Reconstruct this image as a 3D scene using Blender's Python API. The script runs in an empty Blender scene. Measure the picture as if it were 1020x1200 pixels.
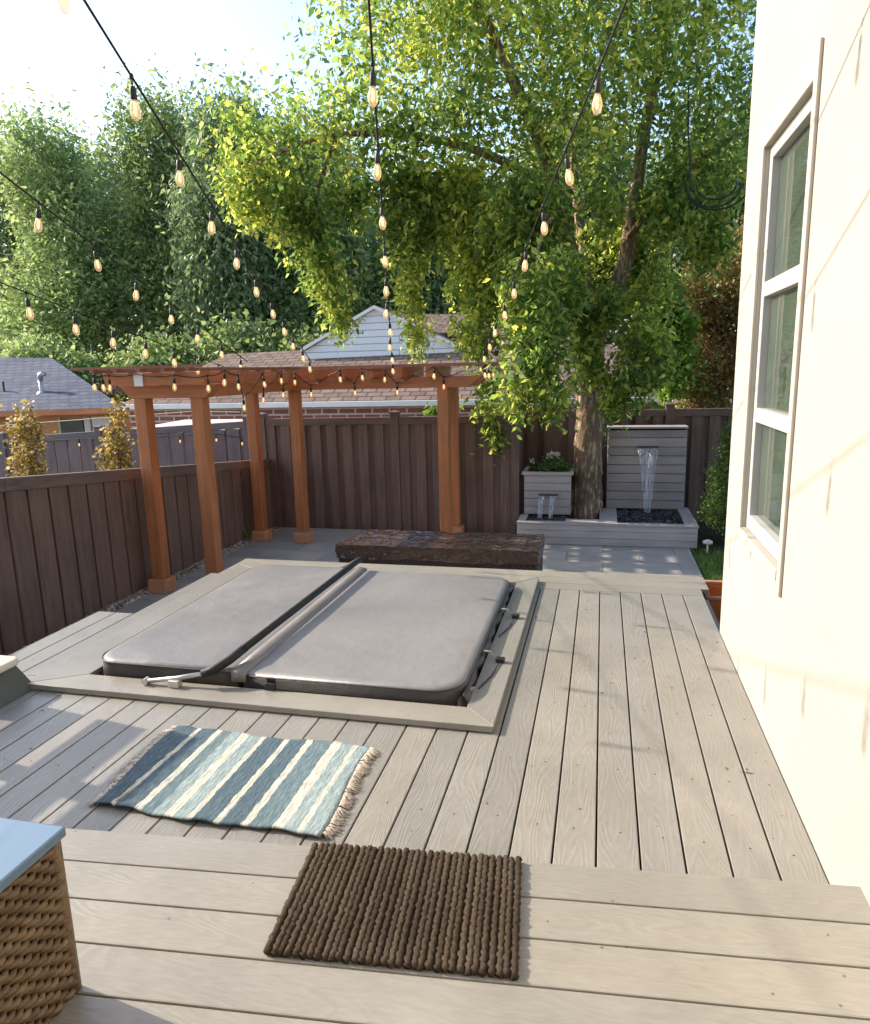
import bpy, bmesh, math, random
import numpy as np
from mathutils import Vector, Matrix
R = math.radians
random.seed(7)
S = bpy.context.scene
COL = S.collection

# ------------------------------------------------------------------ camera
cam_d = bpy.data.cameras.new("camera")
cam = bpy.data.objects.new("camera", cam_d)
COL.objects.link(cam)
PITCH, ROLL, YAW = R(11.40), R(1.40), R(13.45)
fw = Vector((-math.sin(YAW)*math.cos(PITCH), math.cos(YAW)*math.cos(PITCH), -math.sin(PITCH)))
rt = Vector((math.cos(YAW), math.sin(YAW), 0))
up = rt.cross(fw)
cr, sr = math.cos(ROLL), math.sin(ROLL)
rt2 = rt*cr - up*sr*1.0
up2 = rt*sr + up*cr
m = Matrix((rt2, up2, -fw)).transposed().to_4x4()
m.translation = Vector((0, 0, 1.62))
cam.matrix_world = m
cam_d.sensor_fit = 'HORIZONTAL'
cam_d.sensor_width = 36.0
cam_d.lens = 36.0*825.0/1020.0
cam_d.clip_start = 0.05
cam_d.clip_end = 600
S.camera = cam

# ------------------------------------------------------------------ world, sun, exposure
SUN_EL = R(30.0)
SUN_FROM = Vector((-0.987, 0.16, 0)).normalized()      # horizontal direction towards the sun
w = bpy.data.worlds.new("World")
S.world = w
w.use_nodes = True
nt = w.node_tree
nt.nodes.clear()
sky = nt.nodes.new('ShaderNodeTexSky')
sky.sky_type = 'NISHITA'
sky.sun_disc = False
sky.sun_elevation = SUN_EL
sky.sun_rotation = math.atan2(SUN_FROM.x, SUN_FROM.y)
sky.air_density = 1.0
sky.dust_density = 1.5
sky.ozone_density = 1.0
bg = nt.nodes.new('ShaderNodeBackground')
bg.inputs['Strength'].default_value = 0.15
wo = nt.nodes.new('ShaderNodeOutputWorld')
nt.links.new(sky.outputs[0], bg.inputs[0])
nt.links.new(bg.outputs[0], wo.inputs[0])
sd = bpy.data.lights.new("sun", 'SUN')
sd.energy = 2.9
sd.angle = R(0.6)
sd.color = (1.0, 0.885, 0.71)
sun = bpy.data.objects.new("sun", sd)
COL.objects.link(sun)
to_sun = Vector((SUN_FROM.x*math.cos(SUN_EL), SUN_FROM.y*math.cos(SUN_EL), math.sin(SUN_EL)))
sun.rotation_euler = to_sun.to_track_quat('Z', 'Y').to_euler()
sun.location = (-30, 5, 20)
S.view_settings.view_transform = 'Standard'
S.view_settings.look = 'None'
S.view_settings.exposure = 1.40
S.view_settings.gamma = 1.0
S.cycles.max_bounces = 8
S.cycles.transparent_max_bounces = 12

# ------------------------------------------------------------------ helpers
def tag(o, label=None, cat=None, group=None, kind=None):
    if label: o['label'] = label
    if cat: o['category'] = cat
    if group: o['group'] = group
    if kind: o['kind'] = kind
    return o

def empty(name, loc, label, cat, group=None):
    o = bpy.data.objects.new(name, None)
    o.location = loc
    o.empty_display_size = 0.1
    COL.objects.link(o)
    return tag(o, label, cat, group)

def origin(o):
    v = Vector((0, 0, 0))
    while o is not None:
        v += o.location
        o = o.parent
    return v

class MB:
    """collects shapes in world metres, links them as one mesh object"""
    def __init__(s):
        s.v = []; s.f = []
    def add(s, vs, fs):
        n = len(s.v)
        s.v += [tuple(a) for a in vs]
        s.f += [tuple(i+n for i in q) for q in fs]
        return s
    def box(s, x0, x1, y0, y1, z0, z1, M=None):
        vs = [Vector((x, y, z)) for z in (z0, z1) for y in (y0, y1) for x in (x0, x1)]
        if M is not None: vs = [M @ a for a in vs]
        return s.add(vs, [(0, 2, 3, 1), (4, 5, 7, 6), (0, 1, 5, 4), (2, 6, 7, 3), (0, 4, 6, 2), (1, 3, 7, 5)])
    def prism(s, pts, vec):
        """closed planar outline (list of 3d points) pushed along vec"""
        n = len(pts); vec = Vector(vec)
        a = [Vector(p) for p in pts]; b = [p+vec for p in a]
        fs = [tuple(range(n-1, -1, -1)), tuple(range(n, 2*n))]
        for i in range(n):
            j = (i+1) % n
            fs.append((i, j, n+j, n+i))
        return s.add(a+b, fs)
    def tube(s, pts, rad, seg=8, caps=True):
        pts = [Vector(p) for p in pts]
        n = len(pts)
        if not isinstance(rad, (list, tuple)): rad = [rad]*n
        vs = []; ref = None
        for i, p in enumerate(pts):
            t = (pts[min(i+1, n-1)] - pts[max(i-1, 0)])
            if t.length < 1e-9: t = Vector((0, 0, 1))
            t.normalize()
            if ref is None:
                ref = Vector((1, 0, 0)) if abs(t.x) < 0.8 else Vector((0, 1, 0))
            u = (ref - t*ref.dot(t)).normalized()
            ref = u
            v = t.cross(u)
            for k in range(seg):
                a = 2*math.pi*k/seg
                vs.append(p + (u*math.cos(a) + v*math.sin(a))*rad[i])
        fs = []
        for i in range(n-1):
            for k in range(seg):
                k2 = (k+1) % seg
                fs.append((i*seg+k, i*seg+k2, (i+1)*seg+k2, (i+1)*seg+k))
        if caps:
            fs.append(tuple(range(seg-1, -1, -1)))
            fs.append(tuple((n-1)*seg+k for k in range(seg)))
        return s.add(vs, fs)
    def lathe(s, prof, c=(0, 0, 0), seg=14):
        c = Vector(c); vs = []; fs = []
        n = len(prof)
        for r, z in prof:
            for k in range(seg):
                a = 2*math.pi*k/seg
                vs.append(c + Vector((r*math.cos(a), r*math.sin(a), z)))
        for i in range(n-1):
            for k in range(seg):
                k2 = (k+1) % seg
                fs.append((i*seg+k, i*seg+k2, (i+1)*seg+k2, (i+1)*seg+k))
        fs.append(tuple(range(seg-1, -1, -1)))
        fs.append(tuple((n-1)*seg+k for k in range(seg)))
        return s.add(vs, fs)
    def build(s, name, mat, parent=None, smooth=False, bevel=0, seg=2, at=None):
        off = origin(parent) if parent is not None else Vector((0, 0, 0))
        loc = Vector((0, 0, 0))
        if parent is None and at is not None: loc = Vector(at)
        me = bpy.data.meshes.new(name)
        me.from_pydata([tuple(Vector(a)-off-loc) for a in s.v], [], s.f)
        me.validate()
        me.update()
        bm = bmesh.new(); bm.from_mesh(me)
        bmesh.ops.recalc_face_normals(bm, faces=bm.faces)
        bm.to_mesh(me); bm.free()
        me.materials.append(mat)
        if smooth:
            me.polygons.foreach_set('use_smooth', [True]*len(me.polygons))
        o = bpy.data.objects.new(name, me)
        o.location = loc
        COL.objects.link(o)
        if parent is not None: o.parent = parent
        if bevel:
            b = o.modifiers.new('bevel', 'BEVEL'); b.width = bevel; b.segments = seg
            b.limit_method = 'ANGLE'; b.angle_limit = R(40)
            if smooth: b.harden_normals = False
        return o

def np_mesh(name, V, F, mat, parent=None):
    """quads from numpy arrays (V n*3, F m*4) in world metres"""
    off = np.array(origin(parent)) if parent is not None else np.zeros(3)
    me = bpy.data.meshes.new(name)
    V = (V-off).astype(np.float32)
    me.vertices.add(len(V)); me.vertices.foreach_set('co', V.ravel())
    k = F.shape[1]
    me.loops.add(F.size); me.loops.foreach_set('vertex_index', F.astype(np.int32).ravel())
    me.polygons.add(len(F))
    me.polygons.foreach_set('loop_start', np.arange(0, F.size, k, dtype=np.int32))
    me.polygons.foreach_set('loop_total', np.full(len(F), k, dtype=np.int32))
    me.update(calc_edges=True)
    me.materials.append(mat)
    o = bpy.data.objects.new(name, me)
    COL.objects.link(o)
    if parent is not None: o.parent = parent
    return o

# ------------------------------------------------------------------ materials
class NT:
    def __init__(s, name):
        s.m = bpy.data.materials.new(name); s.m.use_nodes = True
        s.t = s.m.node_tree
        s.b = s.t.nodes['Principled BSDF']
        s.out = s.t.nodes['Material Output']
    def n(s, typ, **kw):
        x = s.t.nodes.new(typ)
        for k, v in kw.items(): setattr(x, k, v)
        return x
    def l(s, a, b): s.t.links.new(a, b)
    def setv(s, sock, v):
        if hasattr(v, 'is_output'): s.l(v, sock)
        else: sock.default_value = v
    def coord(s, scale=(1, 1, 1), rnd=0.0):
        tc = s.n('ShaderNodeTexCoord')
        src = tc.outputs['Object']
        if rnd:
            g = s.n('ShaderNodeNewGeometry')
            c = s.n('ShaderNodeCombineXYZ')
            mu = s.n('ShaderNodeMath', operation='MULTIPLY'); mu.inputs[1].default_value = rnd
            s.l(g.outputs['Random Per Island'], mu.inputs[0])
            for i in range(3): s.l(mu.outputs[0], c.inputs[i])
            va = s.n('ShaderNodeVectorMath', operation='ADD')
            s.l(src, va.inputs[0]); s.l(c.outputs[0], va.inputs[1])
            src = va.outputs[0]
        mp = s.n('ShaderNodeMapping')
        mp.inputs['Scale'].default_value = scale
        s.l(src, mp.inputs[0])
        return mp.outputs[0]
    def noise(s, vec, scale, detail=4, rough=0.55, dist=0.0):
        x = s.n('ShaderNodeTexNoise')
        x.inputs['Scale'].default_value = scale; x.inputs['Detail'].default_value = detail
        x.inputs['Roughness'].default_value = rough; x.inputs['Distortion'].default_value = dist
        s.l(vec, x.inputs['Vector'])
        return x.outputs['Fac']
    def ramp(s, fac, stops):
        x = s.n('ShaderNodeValToRGB')
        e = x.color_ramp.elements
        while len(e) > 1: e.remove(e[0])
        e[0].position = stops[0][0]; e[0].color = (*stops[0][1], 1)
        for p, c in stops[1:]:
            q = e.new(p); q.color = (*c, 1)
        s.l(fac, x.inputs[0])
        return x.outputs[0]
    def mix(s, fac, a, b, mode='MIX'):
        x = s.n('ShaderNodeMix', data_type='RGBA', blend_type=mode)
        s.setv(x.inputs[0], fac)
        s.setv(x.inputs[6], a if hasattr(a, 'is_output') else (*a, 1))
        s.setv(x.inputs[7], b if hasattr(b, 'is_output') else (*b, 1))
        return x.outputs[2]
    def rnd(s):
        return s.n('ShaderNodeNewGeometry').outputs['Random Per Island']
    def math(s, op, a, b=0.0):
        x = s.n('ShaderNodeMath', operation=op)
        s.setv(x.inputs[0], a); s.setv(x.inputs[1], b)
        return x.outputs[0]
    def bump(s, h, strength=0.3, dist=0.01):
        x = s.n('ShaderNodeBump')
        x.inputs['Strength'].default_value = strength; x.inputs['Distance'].default_value = dist
        s.l(h, x.inputs['Height'])
        s.l(x.outputs[0], s.b.inputs['Normal'])
    def fin(s, col, rough=0.6, spec=0.4):
        s.setv(s.b.inputs['Base Color'], col if hasattr(col, 'is_output') else (*col, 1))
        s.setv(s.b.inputs['Roughness'], rough)
        s.b.inputs['Specular IOR Level'].default_value = spec
        return s.m

def mat_plain(name, col, rough=0.6, spec=0.4, var=0.12, scale=6.0, bump=0.1, metal=0.0):
    t = NT(name)
    c = t.coord()
    nz = t.noise(c, scale, 6)
    lo = tuple(max(0, a*(1-var)) for a in col); hi = tuple(min(1, a*(1+var)) for a in col)
    t.b.inputs['Metallic'].default_value = metal
    if bump: t.bump(t.noise(c, scale*8, 5), bump, 0.01)
    return t.fin(t.ramp(nz, [(0.3, lo), (0.7, hi)]), rough, spec)

def mat_deck(name, axis, tint=(1, 1, 1)):
    """composite decking with embossed cathedral grain; axis 0: boards along x, 1: along y"""
    t = NT(name)
    sc = (0.16, 1.0, 1.0) if axis == 0 else (1.0, 0.16, 1.0)
    c = t.coord(sc, 37.0)
    big = t.noise(c, 5.0, 2, 0.5)
    wv = t.n('ShaderNodeMath', operation='SINE')
    t.l(t.math('MULTIPLY', big, 230.0), wv.inputs[0])
    fine = t.noise(t.coord(tuple(a*6 for a in sc), 11.0), 22.0, 5, 0.6)
    mott = t.noise(t.coord(), 2.2, 5, 0.6)
    spots = t.n('ShaderNodeTexVoronoi'); spots.inputs['Scale'].default_value = 11.0
    t.l(t.coord(), spots.inputs['Vector'])
    base = t.ramp(mott, [(0.3, tuple(a*b for a, b in zip((0.230, 0.217, 0.195), tint))), (0.7, tuple(a*b for a, b in zip((0.290, 0.275, 0.249), tint)))])
    g = t.ramp(wv.outputs[0], [(0.0, (0.97, 0.97, 0.97)), (0.55, (1, 1, 1)), (1.0, (0.935, 0.93, 0.92))])
    col = t.mix(1.0, base, g, 'MULTIPLY')
    v = t.ramp(t.rnd(), [(0.0, (0.86, 0.86, 0.865)), (0.5, (1.0, 1.0, 1.0)), (1.0, (1.08, 1.05, 1.01))])
    col = t.mix(1.0, col, v, 'MULTIPLY')
    f = t.ramp(fine, [(0.35, (0.93, 0.93, 0.93)), (0.65, (1.04, 1.04, 1.04))])
    col = t.mix(1.0, col, f, 'MULTIPLY')
    sp = t.ramp(spots.outputs['Distance'], [(0.035, (0.35, 0.30, 0.25)), (0.055, (1, 1, 1))])
    col = t.mix(0.8, col, sp, 'MULTIPLY')
    h = t.math('ADD', t.math('MULTIPLY', wv.outputs[0], 0.5), t.math('MULTIPLY', fine, 0.8))
    t.bump(h, 0.17, 0.0035)
    return t.fin(col, t.ramp(fine, [(0.3, (0.30,)*3), (0.7, (0.46,)*3)]), 0.55)

def mat_wood(name, col, axis=2, rough=0.55, var=0.26, rnd=True):
    t = NT(name)
    sc = [9.0, 9.0, 9.0]; sc[axis] = 0.6
    c = t.coord(tuple(sc), 23.0)
    nz = t.noise(c, 3.0, 6, 0.6, 0.4)
    lo = tuple(a*(1-var) for a in col); hi = tuple(min(1, a*(1+var)) for a in col)
    cc = t.ramp(nz, [(0.3, lo), (0.7, hi)])
    v = t.ramp(t.rnd(), [(0.0, (0.84, 0.84, 0.86)), (1.0, (1.12, 1.08, 1.06))])
    if rnd: cc = t.mix(1.0, cc, v, 'MULTIPLY')
    d = t.ramp(t.noise(t.coord(), 1.7, 6, 0.65), [(0.35, (0.86, 0.86, 0.86)), (0.65, (1.06, 1.06, 1.06))])
    cc = t.mix(1.0, cc, d, 'MULTIPLY')
    t.bump(nz, 0.18, 0.006)
    return t.fin(cc, rough, 0.35)

def mat_leaf(name, stops, trans=0.35, rough=0.5):
    """leaf colour varies from leaf to leaf and from bough to bough"""
    t = NT(name)
    nz = t.noise(t.coord(), 0.9, 3)
    f = t.math('ADD', t.math('MULTIPLY', t.rnd(), 0.62), t.math('MULTIPLY', t.math('SUBTRACT', nz, 0.28), 0.9))
    col = t.ramp(f, stops)
    t.fin(col, rough, 0.35)
    tr = t.n('ShaderNodeBsdfTranslucent')
    hs = t.n('ShaderNodeHueSaturation'); hs.inputs['Value'].default_value = 2.0; hs.inputs['Saturation'].default_value = 1.05
    t.l(col, hs.inputs['Color']); t.l(hs.outputs[0], tr.inputs[0])
    mx = t.n('ShaderNodeMixShader'); mx.inputs[0].default_value = trans
    t.l(t.b.outputs[0], mx.inputs[1]); t.l(tr.outputs[0], mx.inputs[2])
    t.l(mx.outputs[0], t.out.inputs['Surface'])
    return t.m

def mat_brick(name, c1, c2, mortar, bw, rh, ms, plane='xz', rough=0.85, bias=0.0, noise=0.25, bump=0.4, offset=0.5):
    t = NT(name)
    tc = t.n('ShaderNodeTexCoord')
    sx = t.n('ShaderNodeSeparateXYZ'); t.l(tc.outputs['Object'], sx.inputs[0])
    cb = t.n('ShaderNodeCombineXYZ')
    idx = {'x': 0, 'y': 1, 'z': 2}
    t.l(sx.outputs[idx[plane[0]]], cb.inputs[0]); t.l(sx.outputs[idx[plane[1]]], cb.inputs[1])
    b = t.n('ShaderNodeTexBrick')
    b.offset = offset
    b.inputs['Scale'].default_value = 1.0
    b.inputs['Color1'].default_value = (*c1, 1); b.inputs['Color2'].default_value = (*c2, 1)
    b.inputs['Mortar'].default_value = (*mortar, 1)
    b.inputs['Mortar Size'].default_value = ms; b.inputs['Bias'].default_value = bias
    b.inputs['Mortar Smooth'].default_value = 0.1
    b.inputs['Brick Width'].default_value = bw; b.inputs['Row Height'].default_value = rh
    t.l(cb.outputs[0], b.inputs['Vector'])
    nz = t.ramp(t.noise(t.coord(), 3.0, 6, 0.7), [(0.3, (1-noise,)*3), (0.7, (1+noise*0.5,)*3)])
    col = t.mix(1.0, b.outputs['Color'], nz, 'MULTIPLY')
    t.bump(t.math('SUBTRACT', t.noise(t.coord(), 40, 4), b.outputs['Fac']), bump, 0.012)
    return t.fin(col, rough, 0.25)

M = {}
M['deck_y'] = mat_deck('decking_along', 1)
M['deck_x'] = mat_deck('decking_across', 0, (1.05, 1.04, 1.0))
M['dark'] = mat_plain('shadow_gap_lining', (0.02, 0.018, 0.016), 0.9, 0.1)
M['fence'] = mat_wood('brown_composite_fence', (0.165, 0.110, 0.090), 2, 0.6)
M['fence_h'] = mat_wood('brown_composite_rail', (0.150, 0.101, 0.083), 0, 0.6, rnd=False)
M['fence_hy'] = mat_wood('brown_composite_rail_deep', (0.150, 0.101, 0.083), 1, 0.6, rnd=False)
M['fence_left'] = mat_wood('brown_fence_near', (0.155, 0.099, 0.076), 2, 0.6)
M['fence_far'] = mat_wood('skylight_tinted_fence', (0.150, 0.120, 0.130), 2, 0.6)  # fence brown shifted bluish; skylight is painted into board and rail colour
M['fence_far_h'] = mat_wood('skylight_tinted_rail', (0.142, 0.115, 0.127), 0, 0.6, rnd=False)
ORG = (0.44, 0.165, 0.064)
M['cedar_z'] = mat_wood('stained_cedar_post', ORG, 2, 0.5, 0.2)
M['cedar_x'] = mat_wood('stained_cedar_beam', ORG, 0, 0.5, 0.2)
M['cedar_y'] = mat_wood('stained_cedar_rafter', ORG, 1, 0.5, 0.2)
M['cedar_slat'] = mat_wood('weathered_cedar_slat', (0.26, 0.11, 0.062), 0, 0.6, 0.2)
M['cedar_base'] = mat_wood('pale_cedar_block', (0.56, 0.27, 0.145), 0, 0.6, 0.2)
M['pav'] = None
M['cover'] = None

# vinyl of the tub cover
t = NT('taupe_vinyl')
c = t.coord()
v1 = t.noise(c, 1.6, 5, 0.6)
v2 = t.noise(c, 60, 4)
col = t.ramp(v1, [(0.3, (0.172, 0.163, 0.163)), (0.55, (0.203, 0.193, 0.192)), (0.75, (0.228, 0.217, 0.214))])
t.bump(t.math('ADD', t.math('MULTIPLY', t.noise(c, 3.5, 3), 2.0), t.math('MULTIPLY', v2, 0.15)), 0.35, 0.02)
M['cover'] = t.fin(col, t.ramp(v1, [(0.3, (0.38,)*3), (0.7, (0.52,)*3)]), 0.5)
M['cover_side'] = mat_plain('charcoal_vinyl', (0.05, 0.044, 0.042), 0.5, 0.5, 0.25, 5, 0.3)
M['black'] = mat_plain('black_webbing', (0.012, 0.012, 0.013), 0.6, 0.4, 0.2, 20, 0.2)
M['black_plastic'] = mat_plain('black_plastic', (0.02, 0.02, 0.022), 0.35, 0.5, 0.2, 10, 0.05)
M['strap_grey'] = mat_plain('grey_webbing', (0.15, 0.145, 0.14), 0.6, 0.4, 0.2, 30, 0.2)
M['metal'] = mat_plain('brushed_aluminium', (0.62, 0.60, 0.56), 0.35, 0.5, 0.1, 20, 0.05, 0.85)
M['shell'] = mat_plain('grey_acrylic_shell', (0.18, 0.17, 0.16), 0.3, 0.5)

# patio pavers
t = NT('porcelain_paver')
c = t.coord((0.5, 1, 1), 31.0)
v1 = t.noise(c, 2.4, 6, 0.6, 0.8)
col = t.ramp(v1, [(0.28, (0.25, 0.236, 0.22)), (0.5, (0.325, 0.305, 0.282)), (0.72, (0.40, 0.368, 0.33))])
v = t.ramp(t.rnd(), [(0, (0.86, 0.87, 0.9)), (1, (1.1, 1.08, 1.03))])
t.bump(t.noise(c, 25, 5), 0.1, 0.005)
M['pav'] = t.fin(t.mix(1.0, col, v, 'MULTIPLY'), t.ramp(v1, [(0.3, (0.45,)*3), (0.7, (0.62,)*3)]), 0.45)

# stucco of the house
t = NT('cream_stucco')
c = t.coord()
col = t.ramp(t.noise(c, 1.3, 6, 0.6), [(0.3, (0.385, 0.361, 0.320)), (0.7, (0.425, 0.400, 0.358))])
sp = t.ramp(t.noise(c, 90, 4, 0.7), [(0.3, (0.94,)*3), (0.7, (1.03,)*3)])
t.bump(t.noise(c, 80, 6, 0.75), 0.55, 0.010)
M['stucco'] = t.fin(t.mix(1.0, col, sp, 'MULTIPLY'), 0.9, 0.2)
M['trim'] = mat_plain('cream_trim', (0.43, 0.395, 0.335), 0.6, 0.4, 0.05, 3, 0.05)
M['vinyl_white'] = mat_plain('white_window_vinyl', (0.46, 0.45, 0.42), 0.4, 0.5, 0.04, 3, 0.02)
t = NT('window_glass')
t.b.inputs['IOR'].default_value = 1.52
t.bump(t.noise(t.coord(), 1.4, 2), 0.035, 0.02)
M['glass'] = t.fin(t.ramp(t.noise(t.coord(), 4, 4), [(0.3, (0.05, 0.068, 0.055)), (0.7, (0.075, 0.098, 0.078))]), 0.03, 0.5)

M['ground'] = mat_plain('dry_soil', (0.13, 0.10, 0.07), 0.95, 0.2, 0.35, 1.2, 0.5)
M['soil'] = mat_plain('dark_bed_soil', (0.045, 0.03, 0.02), 0.95, 0.2, 0.4, 9, 0.8)
M['lawn'] = mat_plain('lawn_base', (0.045, 0.075, 0.02), 0.95, 0.2, 0.4, 5, 0.4)
M['gravel'] = None
t = NT('tan_pebbles')
M['gravel'] = t.fin(t.ramp(t.rnd(), [(0, (0.20, 0.155, 0.115)), (0.5, (0.36, 0.29, 0.23)), (1, (0.52, 0.46, 0.40))]), 0.8, 0.3)
t = NT('black_pebbles')
M['pebble'] = t.fin(t.ramp(t.rnd(), [(0, (0.008, 0.008, 0.01)), (0.8, (0.028, 0.028, 0.032)), (1, (0.07, 0.07, 0.075))]), 0.3, 0.6)
M['fountain'] = mat_wood('grey_composite_cladding', (0.42, 0.375, 0.368), 0, 0.55, 0.12)
M['terracotta'] = mat_plain('terracotta_glaze', (0.56, 0.175, 0.052), 0.5, 0.5, 0.2, 5, 0.15)
M['terracotta_rim'] = mat_plain('dusty_terracotta_rim', (0.44, 0.23, 0.13), 0.7, 0.3, 0.2, 8, 0.2)

# bark
t = NT('furrowed_bark')
c = t.coord((1, 1, 0.28))
vo = t.n('ShaderNodeTexVoronoi'); vo.inputs['Scale'].default_value = 16.0
va = t.n('ShaderNodeVectorMath', operation='ADD')
nzv = t.n('ShaderNodeTexNoise'); nzv.inputs['Scale'].default_value = 5.0; nzv.inputs['Detail'].default_value = 5
t.l(c, nzv.inputs['Vector'])
sc_ = t.n('ShaderNodeVectorMath', operation='SCALE'); sc_.inputs['Scale'].default_value = 0.25
t.l(nzv.outputs['Color'], sc_.inputs[0]); t.l(c, va.inputs[0]); t.l(sc_.outputs[0], va.inputs[1])
t.l(va.outputs[0], vo.inputs['Vector'])
h = t.math('ADD', t.math('MULTIPLY', vo.outputs['Distance'], 1.2), t.math('MULTIPLY', t.noise(c, 30, 6, 0.7), 0.7))
col = t.ramp(h, [(0.3, (0.68, 0.57, 0.44)), (0.6, (0.53, 0.42, 0.31)), (0.95, (0.22, 0.16, 0.115))])
pt = t.ramp(t.noise(t.coord(), 2.2, 4), [(0.38, (0.75, 0.72, 0.68)), (0.6, (1.1, 1.02, 0.95))])
t.bump(t.math('MULTIPLY', h, -1.0), 1.0, 0.04)
M['bark'] = t.fin(t.mix(1.0, col, pt, 'MULTIPLY'), 0.9, 0.2)
M['bark_grey'] = mat_plain('grey_bark', (0.16, 0.135, 0.115), 0.9, 0.2, 0.4, 8, 0.8)

M['leaf_big'] = mat_leaf('boxelder_leaf', [(0.05, (0.047, 0.095, 0.028)), (0.35, (0.101, 0.171, 0.043)), (0.60, (0.224, 0.285, 0.063)), (0.88, (0.543, 0.531, 0.127))], 0.6)
M['leaf_bg'] = mat_leaf('hazed_poplar_leaf', [(0.05, (0.085, 0.133, 0.064)), (0.45, (0.151, 0.221, 0.084)), (0.85, (0.309, 0.357, 0.120))], 0.4)  # the three leaf_bg tones are paled and greyed to paint in distance haze
M['leaf_bgy'] = mat_leaf('hazed_willow_leaf', [(0.05, (0.094, 0.156, 0.069)), (0.45, (0.194, 0.271, 0.106)), (0.85, (0.390, 0.447, 0.184))], 0.42)
M['leaf_bgb'] = mat_leaf('hazed_blue_green_leaf', [(0.05, (0.079, 0.130, 0.074)), (0.45, (0.138, 0.205, 0.100)), (0.85, (0.266, 0.326, 0.144))], 0.4)
M['leaf_brown'] = mat_leaf('copper_leaf', [(0.05, (0.085, 0.062, 0.034)), (0.4, (0.179, 0.133, 0.053)), (0.65, (0.312, 0.205, 0.072)), (0.9, (0.205, 0.264, 0.072))], 0.25)
M['leaf_green'] = mat_leaf('lilac_leaf', [(0.05, (0.049, 0.119, 0.020)), (0.5, (0.119, 0.231, 0.034)), (0.9, (0.266, 0.371, 0.056))], 0.35)
M['leaf_gold'] = mat_leaf('gold_aspen_leaf', [(0.05, (0.091, 0.065, 0.023)), (0.4, (0.208, 0.150, 0.036)), (0.7, (0.377, 0.280, 0.078)), (0.95, (0.800, 0.728, 0.520))], 0.3)
M['leaf_cyp'] = mat_leaf('arborvitae_leaf', [(0.05, (0.045, 0.085, 0.024)), (0.5, (0.085, 0.150, 0.036)), (0.9, (0.17, 0.24, 0.06))], 0.25)
M['grass'] = mat_leaf('grass_blade', [(0.05, (0.048, 0.102, 0.018)), (0.5, (0.096, 0.180, 0.030)), (0.9, (0.192, 0.264, 0.060))], 0.3)
M['petal'] = mat_leaf('pale_flower', [(0.05, (0.42, 0.40, 0.28)), (0.5, (0.55, 0.55, 0.42)), (0.9, (0.62, 0.45, 0.48))], 0.3)
M['twig'] = mat_plain('dead_twig', (0.20, 0.155, 0.12), 0.9, 0.2, 0.3, 8, 0.3)

M['shingle_blue'] = mat_brick('blue_grey_shingle', (0.058, 0.073, 0.118), (0.095, 0.115, 0.170), (0.035, 0.044, 0.074), 0.32, 0.2, 0.02, 'xy', 0.85, 0, 0.3, 0.8)
M['shingle_brown'] = mat_brick('brown_shingle', (0.175, 0.118, 0.094), (0.25, 0.178, 0.145), (0.085, 0.058, 0.048), 0.34, 0.2, 0.02, 'xy', 0.85, 0, 0.3, 0.8)
M['brick'] = mat_brick('red_brick', (0.24, 0.085, 0.06), (0.30, 0.115, 0.085), (0.52, 0.44, 0.40), 0.40, 0.135, 0.02, 'xz', 0.85, 0, 0.2, 0.4)
M['siding'] = mat_brick('white_lap_siding', (0.74, 0.77, 0.80), (0.78, 0.80, 0.83), (0.34, 0.36, 0.40), 30.0, 0.17, 0.012, 'xz', 0.6, 0, 0.05, 0.3)
M['white'] = mat_plain('white_paint', (0.74, 0.74, 0.72), 0.5, 0.4, 0.05, 3, 0.03)
M['tan'] = mat_plain('tan_stucco', (0.46, 0.25, 0.12), 0.9, 0.2, 0.1, 3, 0.2)
M['cream_roof'] = mat_plain('cream_roof_sheet', (0.62, 0.55, 0.46), 0.6, 0.4, 0.08, 1.5, 0.1)
M['winglass'] = mat_plain('dim_window', (0.06, 0.075, 0.07), 0.1, 0.6, 0.3, 2, 0.0)
M['blind'] = mat_plain('pale_window_blind', (0.5, 0.52, 0.52), 0.6, 0.3, 0.1, 3, 0.0)
M['galv'] = mat_plain('galvanised_metal', (0.48, 0.50, 0.52), 0.45, 0.5, 0.15, 6, 0.05, 0.6)
M['wire_black'] = mat_plain('black_cable', (0.012, 0.013, 0.012), 0.5, 0.4, 0.1, 9, 0.0)
M['wire_pale'] = mat_plain('pale_cable', (0.5, 0.46, 0.38), 0.6, 0.3, 0.1, 9, 0.0)
M['pole'] = mat_plain('weathered_pole', (0.26, 0.27, 0.27), 0.8, 0.3, 0.2, 4, 0.1)

# bulbs: clear amber glass with a lit filament
t = NT('amber_bulb_glass')
t.b.inputs['Emission Color'].default_value = (1.0, 0.62, 0.30, 1)
t.b.inputs['Emission Strength'].default_value = 0.06
t.fin((0.78, 0.66, 0.52), 0.08, 0.6)
tp = t.n('ShaderNodeBsdfTransparent'); tp.inputs[0].default_value = (1, 0.93, 0.82, 1)
mx = t.n('ShaderNodeMixShader'); mx.inputs[0].default_value = 0.42
t.l(tp.outputs[0], mx.inputs[1]); t.l(t.b.outputs[0], mx.inputs[2]); t.l(mx.outputs[0], t.out.inputs['Surface'])
M['bulb'] = t.m
t = NT('lit_filament')
t.b.inputs['Emission Color'].default_value = (1.0, 0.60, 0.22, 1)
t.b.inputs['Emission Strength'].default_value = 1.3
M['filament'] = t.fin((0.9, 0.6, 0.3), 0.5)

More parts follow.
